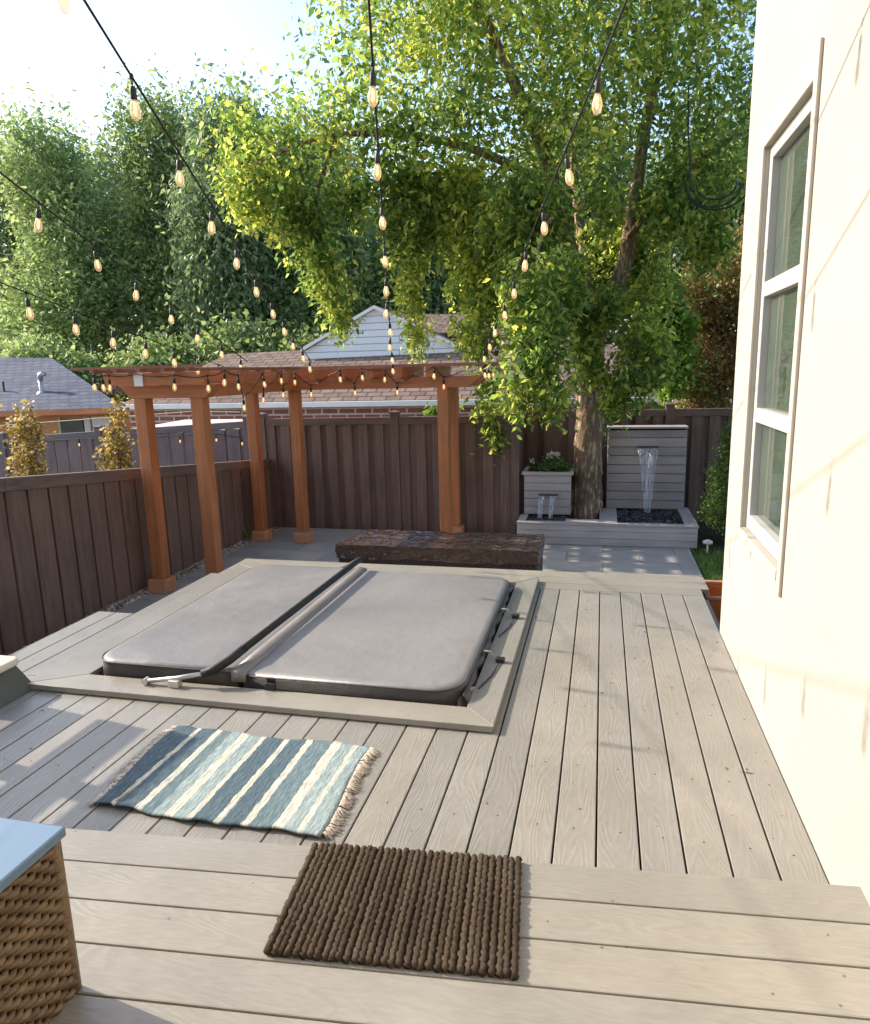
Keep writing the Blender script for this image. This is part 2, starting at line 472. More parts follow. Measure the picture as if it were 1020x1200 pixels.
# water
t = NT('falling_water')
c = t.coord((26, 26, 1.6))
nz = t.noise(c, 1.6, 4, 0.6)
gl = t.b
t.fin((0.80, 0.83, 0.88), 0.12, 0.7)
tp = t.n('ShaderNodeBsdfTransparent'); tp.inputs[0].default_value = (0.96, 0.97, 1, 1)
mx = t.n('ShaderNodeMixShader')
fa = t.ramp(nz, [(0.42, (0.05,)*3), (0.66, (0.50,)*3)])
t.l(fa, mx.inputs[0]); t.l(tp.outputs[0], mx.inputs[1]); t.l(gl.outputs[0], mx.inputs[2])
t.l(mx.outputs[0], t.out.inputs['Surface'])
M['water'] = t.m

# rug: woven blue and cream stripes across its length
t = NT('woven_rag_rug')
tc = t.n('ShaderNodeTexCoord')
sx = t.n('ShaderNodeSeparateXYZ'); t.l(tc.outputs['Object'], sx.inputs[0])
wob = t.math('MULTIPLY', t.math('SUBTRACT', t.noise(t.coord((1, 4, 1)), 6, 3), 0.5), 0.02)
xx = t.math('ADD', t.math('ADD', sx.outputs[0], wob), 0.48)
u = t.math('DIVIDE', xx, 0.96)
BL = (0.092, 0.134, 0.162); TL = (0.135, 0.190, 0.210); PB = (0.26, 0.325, 0.33); CR = (0.50, 0.49, 0.42); MG = (0.31, 0.36, 0.33)
st = [(0.0, BL), (0.10, BL), (0.105, CR), (0.122, CR), (0.127, BL), (0.205, BL), (0.21, CR), (0.235, CR), (0.24, TL),
      (0.30, PB), (0.345, MG), (0.35, CR), (0.385, CR), (0.39, PB), (0.45, PB), (0.455, CR), (0.475, CR), (0.48, BL),
      (0.565, BL), (0.57, CR), (0.592, CR), (0.597, BL), (0.675, BL), (0.68, CR), (0.705, CR), (0.71, TL), (0.80, BL),
      (0.805, CR), (0.84, CR), (0.845, PB), (0.90, PB), (0.905, CR)]
st2 = [(0.0, CR), (0.4, CR), (0.42, PB), (1.0, PB)]
r1 = t.n('ShaderNodeValToRGB'); r1.color_ramp.interpolation = 'CONSTANT'
e = r1.color_ramp.elements
while len(e) > 1: e.remove(e[0])
e[0].position = 0; e[0].color = (*BL, 1)
for p_, c_ in [(0.10, CR), (0.125, BL), (0.205, CR), (0.235, TL), (0.29, PB), (0.345, CR), (0.388, PB), (0.45, CR), (0.475, BL), (0.565, CR), (0.592, BL), (0.675, CR), (0.705, TL), (0.80, CR), (0.845, PB), (0.90, CR), (0.925, PB)]:
    q = e.new(p_); q.color = (*c_, 1)
t.l(u, r1.inputs[0])
hz = t.noise(t.coord((120, 14, 1)), 1.0, 5, 0.8)
sp = t.ramp(hz, [(0.32, (0.45, 0.50, 0.55)), (0.5, (1, 1, 1)), (0.66, (1.7, 1.6, 1.5))])
t.bump(t.noise(t.coord((160, 50, 1)), 1.0, 4, 0.7), 0.9, 0.006)
M['rug'] = t.fin(t.mix(1.0, r1.outputs[0], sp, 'MULTIPLY'), 0.95, 0.1)
M['fringe'] = mat_plain('cotton_fringe', (0.56, 0.48, 0.39), 0.95, 0.1, 0.2, 30, 0.3)

# brown plastic furniture cover, wicker
t = NT('brown_plastic_cover')
c = t.coord()
vo = t.n('ShaderNodeTexVoronoi'); vo.feature = 'DISTANCE_TO_EDGE'; vo.inputs['Scale'].default_value = 9.0
t.l(c, vo.inputs['Vector'])
h = t.math('ADD', t.math('MULTIPLY', t.noise(c, 5, 3, 0.5, 1.0), 1.0), t.math('MULTIPLY', t.noise(c, 11, 2, 0.4, 2.5), 0.45))
br_ = t.n('ShaderNodeTexBrick'); br_.offset = 0.35
br_.inputs['Scale'].default_value = 1.0; br_.inputs['Brick Width'].default_value = 0.265; br_.inputs['Row Height'].default_value = 0.30
br_.inputs['Mortar Size'].default_value = 0.006; br_.inputs['Mortar Smooth'].default_value = 0.6
dv = t.n('ShaderNodeVectorMath', operation='ADD')
t.l(t.coord(), dv.inputs[0])
dn = t.n('ShaderNodeTexNoise'); dn.inputs['Scale'].default_value = 4.0
t.l(t.coord(), dn.inputs['Vector'])
ds = t.n('ShaderNodeVectorMath', operation='SCALE'); ds.inputs['Scale'].default_value = 0.05
t.l(dn.outputs['Color'], ds.inputs[0]); t.l(ds.outputs[0], dv.inputs[1]); t.l(dv.outputs[0], br_.inputs['Vector'])
h = t.math('SUBTRACT', h, t.math('MULTIPLY', br_.outputs['Fac'], 0.55))
t.bump(h, 0.8, 0.022)
M['plastic_brown'] = t.fin(t.ramp(t.noise(c, 2, 5), [(0.3, (0.050, 0.024, 0.013)), (0.7, (0.066, 0.033, 0.018))]), 0.13, 1.0)
t = NT('dark_wicker')
ck = t.n('ShaderNodeTexChecker'); ck.inputs['Scale'].default_value = 34.0
t.l(t.coord((1, 1, 1)), ck.inputs['Vector'])
t.bump(t.math('ADD', ck.outputs['Fac'], t.noise(t.coord(), 60, 3)), 0.9, 0.012)
M['wicker'] = t.fin(t.mix(ck.outputs['Fac'], (0.045, 0.026, 0.016), (0.016, 0.010, 0.007)), 0.5, 0.5)
t = NT('tan_wicker')
c = t.coord()
nz = t.noise(c, 45, 5, 0.7)
M['wicker_tan'] = t.fin(t.mix(1.0, t.ramp(t.rnd(), [(0, (0.12, 0.075, 0.042)), (1, (0.20, 0.135, 0.078))]), t.ramp(nz, [(0.3, (0.6,)*3), (0.7, (1.3,)*3)]), 'MULTIPLY'), 0.5, 0.4)
M['table_top'] = mat_plain('sky_tinted_table_top', (0.13, 0.20, 0.29), 0.05, 0.6, 0.04, 3, 0.02)  # blue base colour paints the sky mirrored in the white top
M['table_side'] = mat_plain('brown_wicker_table_side', (0.16, 0.105, 0.055), 0.7, 0.4, 0.5, 26, 0.9)
M['step_top'] = mat_plain('cream_step_tread', (0.60, 0.56, 0.46), 0.6, 0.4, 0.06, 8, 0.15)
M['step_side'] = mat_plain('olive_grey_step_side', (0.085, 0.088, 0.075), 0.6, 0.4, 0.15, 8, 0.15)
t = NT('brown_braided_mat')
c = t.coord()
nz = t.noise(c, 140, 4, 0.8)
col = t.mix(1.0, t.ramp(t.rnd(), [(0, (0.050, 0.036, 0.026)), (0.5, (0.070, 0.050, 0.035)), (1, (0.095, 0.070, 0.050))]), t.ramp(nz, [(0.3, (0.5,)*3), (0.7, (1.4,)*3)]), 'MULTIPLY')
t.bump(nz, 1.0, 0.006)
M['mat'] = t.fin(t.mix(t.ramp(t.noise(c, 3, 4), [(0.45, (0,)*3), (0.75, (0.5,)*3)]), col, (0.13, 0.105, 0.08)), 0.95, 0.1)
M['leaf_dead'] = mat_plain('dry_leaf', (0.16, 0.10, 0.05), 0.9, 0.1, 0.4, 30, 0.2)
M['white_lamp'] = mat_plain('pale_path_light', (0.6, 0.58, 0.54), 0.5, 0.4, 0.1, 9, 0.0)

# ================================================================== SETTING
PZ = -0.75          # patio level
BP = 0.1443         # deck board pitch
# terrain
n = 61
V = []; F = []
xs = np.linspace(-70, 70, n); ys = np.linspace(-20, 120, n)
for y in ys:
    for x in xs:
        d = max(0.0, (y-11.6)/3.0, (-5.6-x)/2.5)
        V.append((x, y, -0.86 - 0.75*min(1.0, d)))
F = [(j*n+i, j*n+i+1, (j+1)*n+i+1, (j+1)*n+i) for j in range(n-1) for i in range(n-1)]
g = MB(); g.add(V, F)
tag(g.build('ground', M['ground'], smooth=True), kind='structure')

# patio of big pavers
pv = MB()
y = 4.15; row = 0
while y < 9.95:
    x = -4.90 - (0.45 if row % 2 else 0.0)
    while x < (1.12 if y < 9.3 else -1.13):
        x0, x1 = max(x, -4.90), min(x+0.896, 1.12 if y < 9.3 else -1.13)
        if x1 - x0 > 0.05:
            yy = min(y+0.446, 9.98)
            if not (y < 5.3 and x1 > -2.9):
                pv.box(x0, x1, y, yy, PZ-0.05, PZ+random.uniform(-0.0012, 0.0012))
        x += 0.9
    y += 0.45; row += 1
tag(pv.build('patio', M['pav'], bevel=0.003), kind='structure')
b = MB().box(-5.03, 1.14, 2.0, 10.0, PZ-0.14, PZ-0.012)
tag(b.build('patio_bed', M['dark']), kind='structure')
b = MB().box(1.12, 1.145, 5.6, 9.45, PZ-0.1, PZ+0.012)
tag(b.build('patio_edge_strip', M['galv']), kind='structure')

# gravel strip along the left fence
def pebbles(n, x0, x1, y0, y1, z, r0, r1, rs):
    rng = np.random.default_rng(rs)
    oc = np.array([[1, 0, 0], [0, 1, 0], [-1, 0, 0], [0, -1, 0], [0, 0, 1], [0, 0, -1]], float)
    ct = []
    # a rounded pebble: cube with pushed corners subdivided once = 26 verts is heavy, 14-vert rhomb is enough
    dirs = [(sx, sy, sz) for sx in (-1, 1) for sy in (-1, 1) for sz in (-1, 1)]
    cube = np.array(dirs, float)/math.sqrt(3)
    base = np.vstack([cube, oc])
    faces = []
    # each rhomb face: corner, axis, corner, axis
    idx = {d: i for i, d in enumerate(dirs)}
    ax = [(1, 0, 0), (0, 1, 0), (-1, 0, 0), (0, -1, 0), (0, 0, 1), (0, 0, -1)]
    for a in range(6):
        for b_ in range(a+1, 6):
            s = tuple(p+q for p, q in zip(ax[a], ax[b_]))
            if s.count(0) != 1: continue
            k = s.index(0)
            c1 = list(s); c1[k] = -1
            c2 = list(s); c2[k] = 1
            faces.append((8+a, idx[tuple(c1)], 8+b_, idx[tuple(c2)]))
    faces = np.array(faces)
    P = np.stack([rng.uniform(x0, x1, n), rng.uniform(y0, y1, n), z + rng.uniform(-0.3, 0.6, n)*r0], 1)
    sc = rng.uniform(r0, r1, n)[:, None]*np.stack([rng.uniform(.8, 1.35, n), rng.uniform(.8, 1.35, n), rng.uniform(.5, .85, n)], 1)
    a = rng.uniform(0, 6.28, n)
    Vv = base[None]*sc[:, None, :]
    X = Vv[:, :, 0]*np.cos(a)[:, None] - Vv[:, :, 1]*np.sin(a)[:, None]
    Y = Vv[:, :, 0]*np.sin(a)[:, None] + Vv[:, :, 1]*np.cos(a)[:, None]
    Vv = np.stack([X, Y, Vv[:, :, 2]], 2) + P[:, None, :]
    Fv = faces[None] + (np.arange(n)*14)[:, None, None]
    return Vv.reshape(-1, 3), Fv.reshape(-1, 4)
V, F = pebbles(3600, -5.03, -4.88, 3.0, 9.9, PZ+0.0, 0.016, 0.032, 3)
tag(np_mesh('gravel', V, F, M['gravel']), 'strip of tan gravel along the foot of the low brown fence', 'gravel', kind='stuff')

# lawn
b = MB().box(1.145, 6.0, 4.5, 9.5, PZ-0.12, PZ-0.03)
tag(b.build('lawn', M['lawn']), kind='structure')
b = MB().box(1.145, 6.0, 9.5, 11.1, PZ-0.12, PZ+0.0)
b.box(-1.2, 1.145, 9.9, 11.1, PZ-0.12, PZ-0.004)
tag(b.build('garden_bed', M['soil']), kind='structure')
rng = np.random.default_rng(5)
n = 15000
P = np.stack([rng.uniform(1.15, 3.2, n), rng.uniform(4.6, 9.5, n), np.full(n, PZ-0.03)], 1)
a = rng.uniform(0, 6.28, n); hgt = rng.uniform(0.03, 0.065, n); wd = 0.004
dx = np.stack([np.cos(a)*wd, np.sin(a)*wd, np.zeros(n)], 1)
lean = np.stack([rng.normal(0, .02, n), rng.normal(0, .02, n), hgt], 1)
V = np.stack([P-dx, P+dx, P+lean+dx*.3, P+lean-dx*.3], 1).reshape(-1, 3)
F = np.arange(4*n).reshape(-1, 4)
tag(np_mesh('grass', V, F, M['grass']), 'mown green grass beside the patio and the house corner', 'grass', kind='stuff')

# ------------------------------------------------------------------ deck
DX0, DX1 = -3.47, 0.731
dk = MB()
x = 0.0135 - BP*25
G = 0.0034
TUB = (-2.97, -0.452, 2.905, 5.09)
while x < DX1:
    x0, x1 = x+G, x+BP-G
    x1 = min(x1, DX1)
    if x0 < DX0: x0 = DX0
    if x1 - x0 > 0.03:
        if x1 <= TUB[0]+0.02:           # left of the tub
            top = 4.08 if x1 < -3.07 else 5.09
            dk.box(x0, x1, 1.0, 2.905, -0.026, 0.0)
            dk.box(x0, x1, 3.062, top, -0.026, 0.0)
        elif x0 >= TUB[1]-0.06:
            dk.box(max(x0, x0), x1, 1.0, 5.085, -0.026, 0.0)
        else:
            dk.box(x0, x1, 1.0, 3.0, -0.026, 0.0)
    x += BP
tag(dk.build('deck', M['deck_y'], bevel=0.003), kind='structure')
dk = MB()
for i in range(3):
    dk.box(-3.09, 0.79 if i else 0.733, 5.091+i*0.158, 5.091+i*0.158+0.1555, -0.026, 0.0)
dk.box(-3.49, -2.99, 2.909, 3.058, -0.026, 0.0)
dk.box(-0.60, -0.424, 3.005, 5.085, -0.028, -0.002)
dk.box(-2.99, -2.70, 3.07, 5.085, -0.028, -0.002)
tag(dk.build('deck_border', M['deck_x'], bevel=0.003), kind='structure')
dk = MB()  # near-black sheets paint the shade below the board gaps; tall boxes are skirts
dk.box(-3.46, -2.75, 1.0, 4.07, -0.06, -0.032)
dk.box(-3.06, -2.75, 4.07, 5.5, -0.06, -0.032)
dk.box(-2.75, -0.56, 1.0, 3.06, -0.06, -0.032)
dk.box(-2.75, -0.56, 5.1, 5.55, -0.06, -0.032)
dk.box(-0.56, 0.73, 1.0, 5.55, -0.06, -0.032)
dk.box(-3.46, -3.43, 1.0, 4.07, -0.75, -0.06)
dk.box(-3.46, -3.06, 4.04, 4.07, -0.75, -0.06)
dk.box(-3.06, -3.03, 4.07, 5.55, -0.75, -0.06)
dk.box(-3.06, 0.78, 5.52, 5.55, -0.75, -0.06)
tag(dk.build('deck_skirt_and_shade', M['dark']), kind='structure')
fs_ = MB().box(0.735, 0.765, 4.40, 5.085, -0.75, -0.03)
fs_.box(-3.06, 0.765, 5.555, 5.578, -0.75, -0.03)
tag(fs_.build('deck_fascia', M['deck_y']), kind='structure')

# face screws where the boards cross the joists
sw = MB()
for k in range(-25, 5):
    xc = 0.0135 + BP*(k+0.5)
    for jy in (1.90, 2.30, 2.70, 3.25, 3.65, 4.05, 4.45, 4.85):
        if xc > 0.70 or xc < -3.4 or (jy > 2.6 and -3.05 < xc < -0.38): continue
        if jy > 4.0 and xc < -3.0: continue
        jx = xc + random.uniform(-.012, .012); jj = jy + random.uniform(-.012, .012)
        sw.add([(jx+0.0036*math.cos(a*math.pi/3), jj+0.0036*math.sin(a*math.pi/3), 0.0007) for a in range(6)], [(0, 1, 2, 3, 4, 5)])
tag(sw.build('deck_screws', M['dark']), kind='structure')

# door landing nearest the camera, one step up, set slightly askew
LM_ = Matrix.Translation((-1.7, 1.729, 0)) @ Matrix.Rotation(R(5.2), 4, 'Z') @ Matrix.Translation((1.7, -1.765, 0))
ld = MB()
for i in range(6):
    y1 = 1.765 - i*0.146
    ld.box(-4.2, 0.84, y1-0.142, y1, 0.145, 0.170, LM_)
ld.box(-4.2, 0.80, 1.742, 1.760, 0.004, 0.143, LM_)
ld.box(-4.2, 0.80, 0.89, 1.74, 0.10, 0.143, LM_)
tag(ld.build('deck_landing', M['deck_x'], bevel=0.004), kind='structure')

# tiny leaf litter
rng = np.random.default_rng(9)
n = 46
V = []; F = []
for i in range(n):
    px_, py_ = rng.uniform(-0.4, 0.7), rng.uniform(1.8, 5.0)
    if i % 3 == 0: px_, py_ = rng.uniform(-3.0, -0.5), rng.uniform(1.8, 2.8)
    a = rng.uniform(0, 6.28); l_ = rng.uniform(0.004, 0.013); wd_ = l_*rng.uniform(.2, .5)
    if i == 5: px_, py_, a, l_, wd_ = 0.60, 2.78, 0.0, 0.035, 0.004
    u_ = np.array([math.cos(a), math.sin(a), 0]); v_ = np.array([-math.sin(a), math.cos(a), 0])
    p = np.array([px_, py_, 0.0025])
    k = len(V)
    V += [p-u_*l_, p-v_*wd_+np.array([0, 0, .003]), p+u_*l_, p+v_*wd_]
    F.append((k, k+1, k+2, k+3))
tag(np_mesh('leaf_litter', np.array(V), np.array(F), M['leaf_dead']), 'specks of dry leaf litter scattered over the deck boards', 'leaf litter', kind='stuff')

# ================================================================== HOUSE
WX = 0.735
hs = empty('house', (WX, 2.0, PZ), 'cream stucco house wall with a tall white window at the right', 'house')
wb = MB()
WY0, WY1, WZ0, WZ1 = 3.06, 3.90, 0.77, 2.62
XB = 7.0
wb.box(WX, WX+0.25, -6.0, WY0, -0.86, 6.2)
wb.box(WX, WX+0.25, WY1, 4.385, -0.86, 6.2)
wb.box(WX, WX+0.25, WY0, WY1, -0.86, WZ0)
wb.box(WX, WX+0.25, WY0, WY1, WZ1, 6.2)
wb.box(WX+0.25, XB, 4.135, 4.385, -0.86, 6.2)
wb.box(-4.6, WX, -1.5, -1.25, -0.86, 4.3)          # the wing with the door behind the landing
wb.build('wall', M['stucco'], hs)
rb = MB()
rb.prism([(WX-0.45, 4.85, 6.2), (XB, 4.85, 6.2), (XB, -6, 6.2), (WX-0.45, -6, 6.2)], (0, 0, 0.15))
rb.build('roof', M['shingle_brown'], hs)
rb = MB().box(-4.8, WX-0.01, -1.9, -0.95, 4.3, 4.42)
rb.build('roof_eave', M['trim'], hs)
# window
fr = MB()
FX0, FX1 = WX+0.018, WX+0.080
fr.box(FX0, FX1, WY0+0.002, WY0+0.055, WZ0+0.002, WZ1-0.002)
fr.box(FX0, FX1, WY1-0.055, WY1-0.002, WZ0+0.002, WZ1-0.002)
fr.box(FX0, FX1, WY0+0.055, WY1-0.055, WZ0+0.002, WZ0+0.075)
fr.box(FX0, FX1, WY0+0.055, WY1-0.055, WZ1-0.06, WZ1-0.002)
for z in (1.325, 1.93):
    fr.box(FX0, FX1, WY0+0.055, WY1-0.055, z, z+0.07)
win = fr.build('window', M['vinyl_white'], hs, bevel=0.004)
gp = MB()
for z0, z1 in ((WZ0+0.075, 1.325), (1.395, 1.93), (2.0, WZ1-0.06)):
    gp.box(WX+0.055, WX+0.065, WY0+0.055, WY1-0.055, z0, z1)
gp.build('pane', M['glass'], win)
cs = MB()
cs.box(WX-0.015, WX-0.0005, WY0-0.05, WY0+0.001, WZ0-0.10, WZ1+0.12)
cs.box(WX-0.015, WX-0.0005, WY1-0.001, WY1+0.10, WZ0-0.012, WZ1+0.12)
cs.box(WX-0.015, WX-0.0005, WY0+0.001, WY1-0.001, WZ1, WZ1+0.12)
cs.build('window_casing', M['trim'], win, bevel=0.004)
sl = MB().box(WX-0.02, WX-0.0005, WY0+0.002, WY1-0.002, WZ0-0.045, WZ0-0.001)
sl.build('sill', M['trim'], win, bevel=0.004)

# ================================================================== HOT TUB
hx0, hx1, hy0, hy1 = -2.72, -0.60, 3.075, 5.09
tb = empty('hot_tub', (-1.7, 4.0, PZ), 'hot tub sunk into the deck, its rim just showing under the grey cover', 'hot tub')
def rrect(x0, x1, y0, y1, r, z, n=8, corners=(1, 1, 1, 1)):
    pts = []
    for (cx, cy, a0, on) in ((x1-r, y0+r, -90, corners[0]), (x1-r, y1-r, 0, corners[1]), (x0+r, y1-r, 90, corners[2]), (x0+r, y0+r, 180, corners[3])):
        if on:
            for i in range(n+1):
                a = R(a0+90*i/n)
                pts.append((cx+r*math.cos(a), cy+r*math.sin(a), z))
        else:
            sx = 1 if cx > (x0+x1)/2 else -1; sy = 1 if cy > (y0+y1)/2 else -1
            pts.append((cx+r*sx, cy+r*sy, z))
    return pts
MB().prism(rrect(-2.66, -0.68, 3.14, 5.02, 0.16, PZ+0.01), (0, 0, 0.60)).build('cabinet', M['cover_side'], tb)
MB().prism(rrect(-2.67, -0.665, 3.125, 5.03, 0.17, -0.139), (0, 0, 0.10)).build('shell', M['shell'], tb, bevel=0.03, seg=3)

# raised picture frame of boards round the opening
sr_ = empty('tub_surround', (-1.7, 2.98, 0), 'raised frame of mitred grey boards around the hot tub opening', 'deck trim')
o = (-2.985, -0.448, 2.895, 5.26); i_ = (-2.70, -0.602, 3.065, 5.10)
Z0, Z1 = 0.004, 0.036
def trap(a, b_, c_, d_):
    return [(a[0], a[1], Z0), (b_[0], b_[1], Z0), (c_[0], c_[1], Z0), (d_[0], d_[1], Z0)]
q = 0.0012
MB().prism(trap((o[0], o[2]), (o[1], o[2]), (i_[1], i_[2]-q), (i_[0], i_[2]-q)), (0, 0, Z1-Z0)).build('frame_board', M['deck_x'], sr_, bevel=0.004)
MB().prism(trap((o[0], o[3]), (o[1], o[3]), (i_[1], i_[3]+q), (i_[0], i_[3]+q)), (0, 0, Z1-Z0)).build('frame_board', M['deck_x'], sr_, bevel=0.004)
MB().prism(trap((o[0]-.002, o[2]+.004), (i_[0]-q, i_[2]+.002), (i_[0]-q, i_[3]-.002), (o[0]-.002, o[3]-.004)), (0, 0, Z1-Z0-0.001)).build('frame_board', M['deck_y'], sr_, bevel=0.004)
MB().prism(trap((o[1]+.002, o[2]+.004), (i_[1]+q, i_[2]+.002), (i_[1]+q, i_[3]-.002), (o[1]+.002, o[3]-.004)), (0, 0, Z1-Z0-0.001)).build('frame_board', M['deck_y'], sr_, bevel=0.004)

# cover: two foam panels in vinyl
cv = empty('hot_tub_cover', (-1.7, 4.0, -0.03), 'folding taupe vinyl cover in two halves lying over the hot tub', 'hot tub cover')
def slab(x0, x1, y0, y1, z0, z1, r, corners, name):
    """soft panel: top surface grid with a slight crown, rounded rim, sides"""
    out = rrect(x0, x1, y0, y1, r, 0, 8, corners)
    cx, cy = (x0+x1)/2, (y0+y1)/2
    rings = []
    for k, (ins, z) in enumerate([(0.0, z0), (-0.003, z0+0.02), (0.0, z1-0.03), (0.006, z1-0.013), (0.018, z1-0.003), (0.04, z1), (0.12, z1+0.004), (0.3, z1+0.006)]):
        ring = []
        for p in out:
            d = Vector((p[0]-cx, p[1]-cy, 0))
            hx, hy = (x1-x0)/2, (y1-y0)/2
            ring.append((cx+d.x*(1-ins/hx), cy+d.y*(1-ins/hy), z))
        rings.append(ring)
    nn = len(out)
    vs = [p for rg in rings for p in rg]
    fs = []
    for a in range(len(rings)-1):
        for j in range(nn):
            j2 = (j+1) % nn
            fs.append((a*nn+j, a*nn+j2, (a+1)*nn+j2, (a+1)*nn+j))
    fs.append(tuple((len(rings)-1)*nn+j for j in range(nn)))
    fs.append(tuple(range(nn-1, -1, -1)))
    mb = MB(); mb.add(vs, fs)
    ob = mb.build(name, M['cover'], cv, smooth=True)
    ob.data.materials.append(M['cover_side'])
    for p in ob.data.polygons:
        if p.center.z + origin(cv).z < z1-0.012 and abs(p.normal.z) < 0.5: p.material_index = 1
    return ob
slab(-2.692, -1.826, 3.085, 5.035, -0.035, 0.118, 0.13, (0, 0, 1, 1), 'panel')
slab(-1.785, -0.628, 3.085, 5.035, -0.035, 0.105, 0.17, (1, 1, 0, 0), 'panel')
# hinge ridge of loose vinyl between the halves
hp = MB()
prof = [(-0.050, 0.100), (-0.047, 0.1215), (-0.012, 0.1205), (0.028, 0.1115), (0.032, 0.100), (0.030, 0.06), (-0.05, 0.06)]
ys_ = [3.07, 3.4, 4.0, 4.6, 5.045]
vs = []; fs = []
for k, yy in enumerate(ys_):
    for (px_, pz_) in prof: vs.append((-1.795 + px_*(0.95+0.05*(k % 2)), yy, pz_ + (0.001 if k % 2 else 0)))
np_ = len(prof)
for k in range(len(ys_)-1):
    for j in range(np_):
        j2 = (j+1) % np_
        fs.append((k*np_+j, k*np_+j2, (k+1)*np_+j2, (k+1)*np_+j))
fs.append(tuple(range(np_))); fs.append(tuple((len(ys_)-1)*np_+j for j in range(np_)))
hp.add(vs, fs); hp.build('hinge_flap', M['cover'], cv, smooth=True)
# piping sewn round the rim of each half
for (a0, a1, rr_, zz_, cn) in ((-2.692, -1.826, 0.13, 0.1035, (0, 0, 1, 1)), (-1.785, -0.628, 0.17, 0.0905, (1, 1, 0, 0))):
    ln = rrect(a0-0.001, a1+0.001, 3.084, 5.036, rr_, zz_, 8, cn)
    MB().tube(ln+[ln[0]], 0.0042, 6, False).build('piping', M['cover_side'], cv, smooth=True)
# straps, clips and corner flaps
for yy, zz in ((4.33, 0.0), (3.62, 0.01)):
    st_ = MB()
    st_.tube([(-0.633, yy+0.02, 0.045), (-0.605, yy+0.02, 0.082), (-0.57, yy+0.012, 0.085), (-0.545, yy, 0.058), (-0.522, yy-0.008, 0.044)], 0.007, 8)
    sp_ = st_.build('strap', M['strap_grey'], cv, smooth=True)
    MB().box(-0.540, -0.490, yy-0.025, yy+0.012, 0.037, 0.062).build('clip', M['black_plastic'], sp_, bevel=0.006)
    MB().tube([(-0.515, yy-0.02, 0.042), (-0.535, yy-0.2, 0.041), (-0.575, yy-0.36, 0.040)], 0.004, 6).build('cord', M['black'], sp_)
sk = MB()
vs = []; fs = []
N = 40
for k in range(N+1):
    yy = 3.12 + (4.95-3.12)*k/N
    wob = 0.012*math.sin(k*1.3) + 0.010*math.sin(k*0.45+1)
    vs += [(-0.627, yy, 0.07), (-0.612+wob*0.6, yy, 0.035), (-0.600+wob, yy+0.01*math.sin(k), -0.01+0.02*math.sin(k*0.8))]
for k in range(N):
    for j in range(2): fs.append((k*3+j, (k+1)*3+j, (k+1)*3+j+1, k*3+j+1))
sk.add(vs, fs); so = sk.build('skirt', M['cover_side'], cv, smooth=True)
so.modifiers.new('thick', 'SOLIDIFY').thickness = 0.004
fl = MB().prism([(-0.66, 3.10, -0.02), (-0.60, 3.20, -0.03), (-0.585, 3.30, 0.035), (-0.615, 3.25, 0.05), (-0.66, 3.16, 0.03)], (0.004, -0.006, 0.0))
fl.build('corner_flap', M['cover'], cv)
for xx in (-1.62,):
    st_ = MB().box(xx-0.022, xx+0.022, 3.068, 3.080, -0.01, 0.095)
    sp_ = st_.build('strap', M['black'], cv)
    MB().box(xx-0.03, xx+0.03, 3.052, 3.067, 0.02, 0.075).build('buckle', M['black_plastic'], sp_, bevel=0.006)
for yy in (3.75, 4.45):
    st_ = MB().tube([(-2.68, yy, 0.07), (-2.715, yy, 0.085), (-2.75, yy, 0.052)], 0.010, 6)
    sp_ = st_.build('strap', M['black'], cv, smooth=True)
    MB().box(-2.775, -2.735, yy-0.05, yy+0.02, 0.036, 0.06).build('clip', M['black_plastic'], sp_, bevel=0.006)

# lifter bar lying along the fold
lf = empty('cover_lifter', (-1.84, 3.0, 0.12), 'black cover lifter bar with a silver end lying along the fold of the cover', 'cover lifter')
MB().tube([(-2.0, 5.075, 0.075), (-1.90, 5.075, 0.13), (-1.822, 5.05, 0.178), (-1.818, 4.9, 0.186), (-1.828, 4.0, 0.186), (-1.845, 3.22, 0.180)], 0.023, 10).build('bar', M['black'], lf, smooth=True)
MB().tube([(-1.845, 3.24, 0.178), (-1.87, 3.12, 0.158), (-1.93, 3.055, 0.125), (-1.985, 3.035, 0.105)], 0.024, 10).build('grip', M['black'], lf, smooth=True)
MB().tube([(-1.96, 3.04, 0.112), (-2.13, 3.02, 0.078), (-2.30, 3.00, 0.056)], 0.012, 10).build('arm', M['metal'], lf, smooth=True)
MB().box(-2.16, -2.10, 2.985, 3.025, 0.038, 0.075).build('bracket', M['metal'], lf, bevel=0.004)
MB().tube([(-2.30, 2.985, 0.056), (-2.30, 3.02, 0.056)], 0.018, 10).build('pivot', M['metal'], lf)

# ================================================================== RUG
rg = empty('rug', (-1.415, 2.36, 0.0), 'blue and cream striped woven rug with tasselled ends lying on the deck', 'rug')
RX0, RX1, RY0, RY1 = -1.895, -0.945, 2.055, 2.665
nx, ny = 60, 40
V = []; F = []
rng = np.random.default_rng(4)
for j in range(ny+1):
    for i in range(nx+1):
        u_, v_ = i/nx, j/ny
        x = RX0+(RX1-RX0)*u_ + 0.012*math.sin(v_*5+1) + (0.02*(1-v_) if u_ < .1 else 0)
        y = RY0+(RY1-RY0)*v_ + 0.010*math.sin(u_*9+.5) + 0.004*math.sin(u_*40) - 0.01*u_
        z = 0.010 + 0.003*math.sin(u_*14+v_*3) + 0.004*math.exp(-((v_)/.06)**2)*(1+math.sin(u_*17))
        V.append((x, y, z))
for j in range(ny):
    for i in range(nx):
        a = j*(nx+1)+i
        F.append((a, a+1, a+nx+2, a+nx+1))
mb = MB(); mb.add(V, F)
ro = mb.build('woven_cloth', M['rug'], rg, smooth=True)
md = ro.modifiers.new('thick', 'SOLIDIFY'); md.thickness = 0.008; md.offset = -1
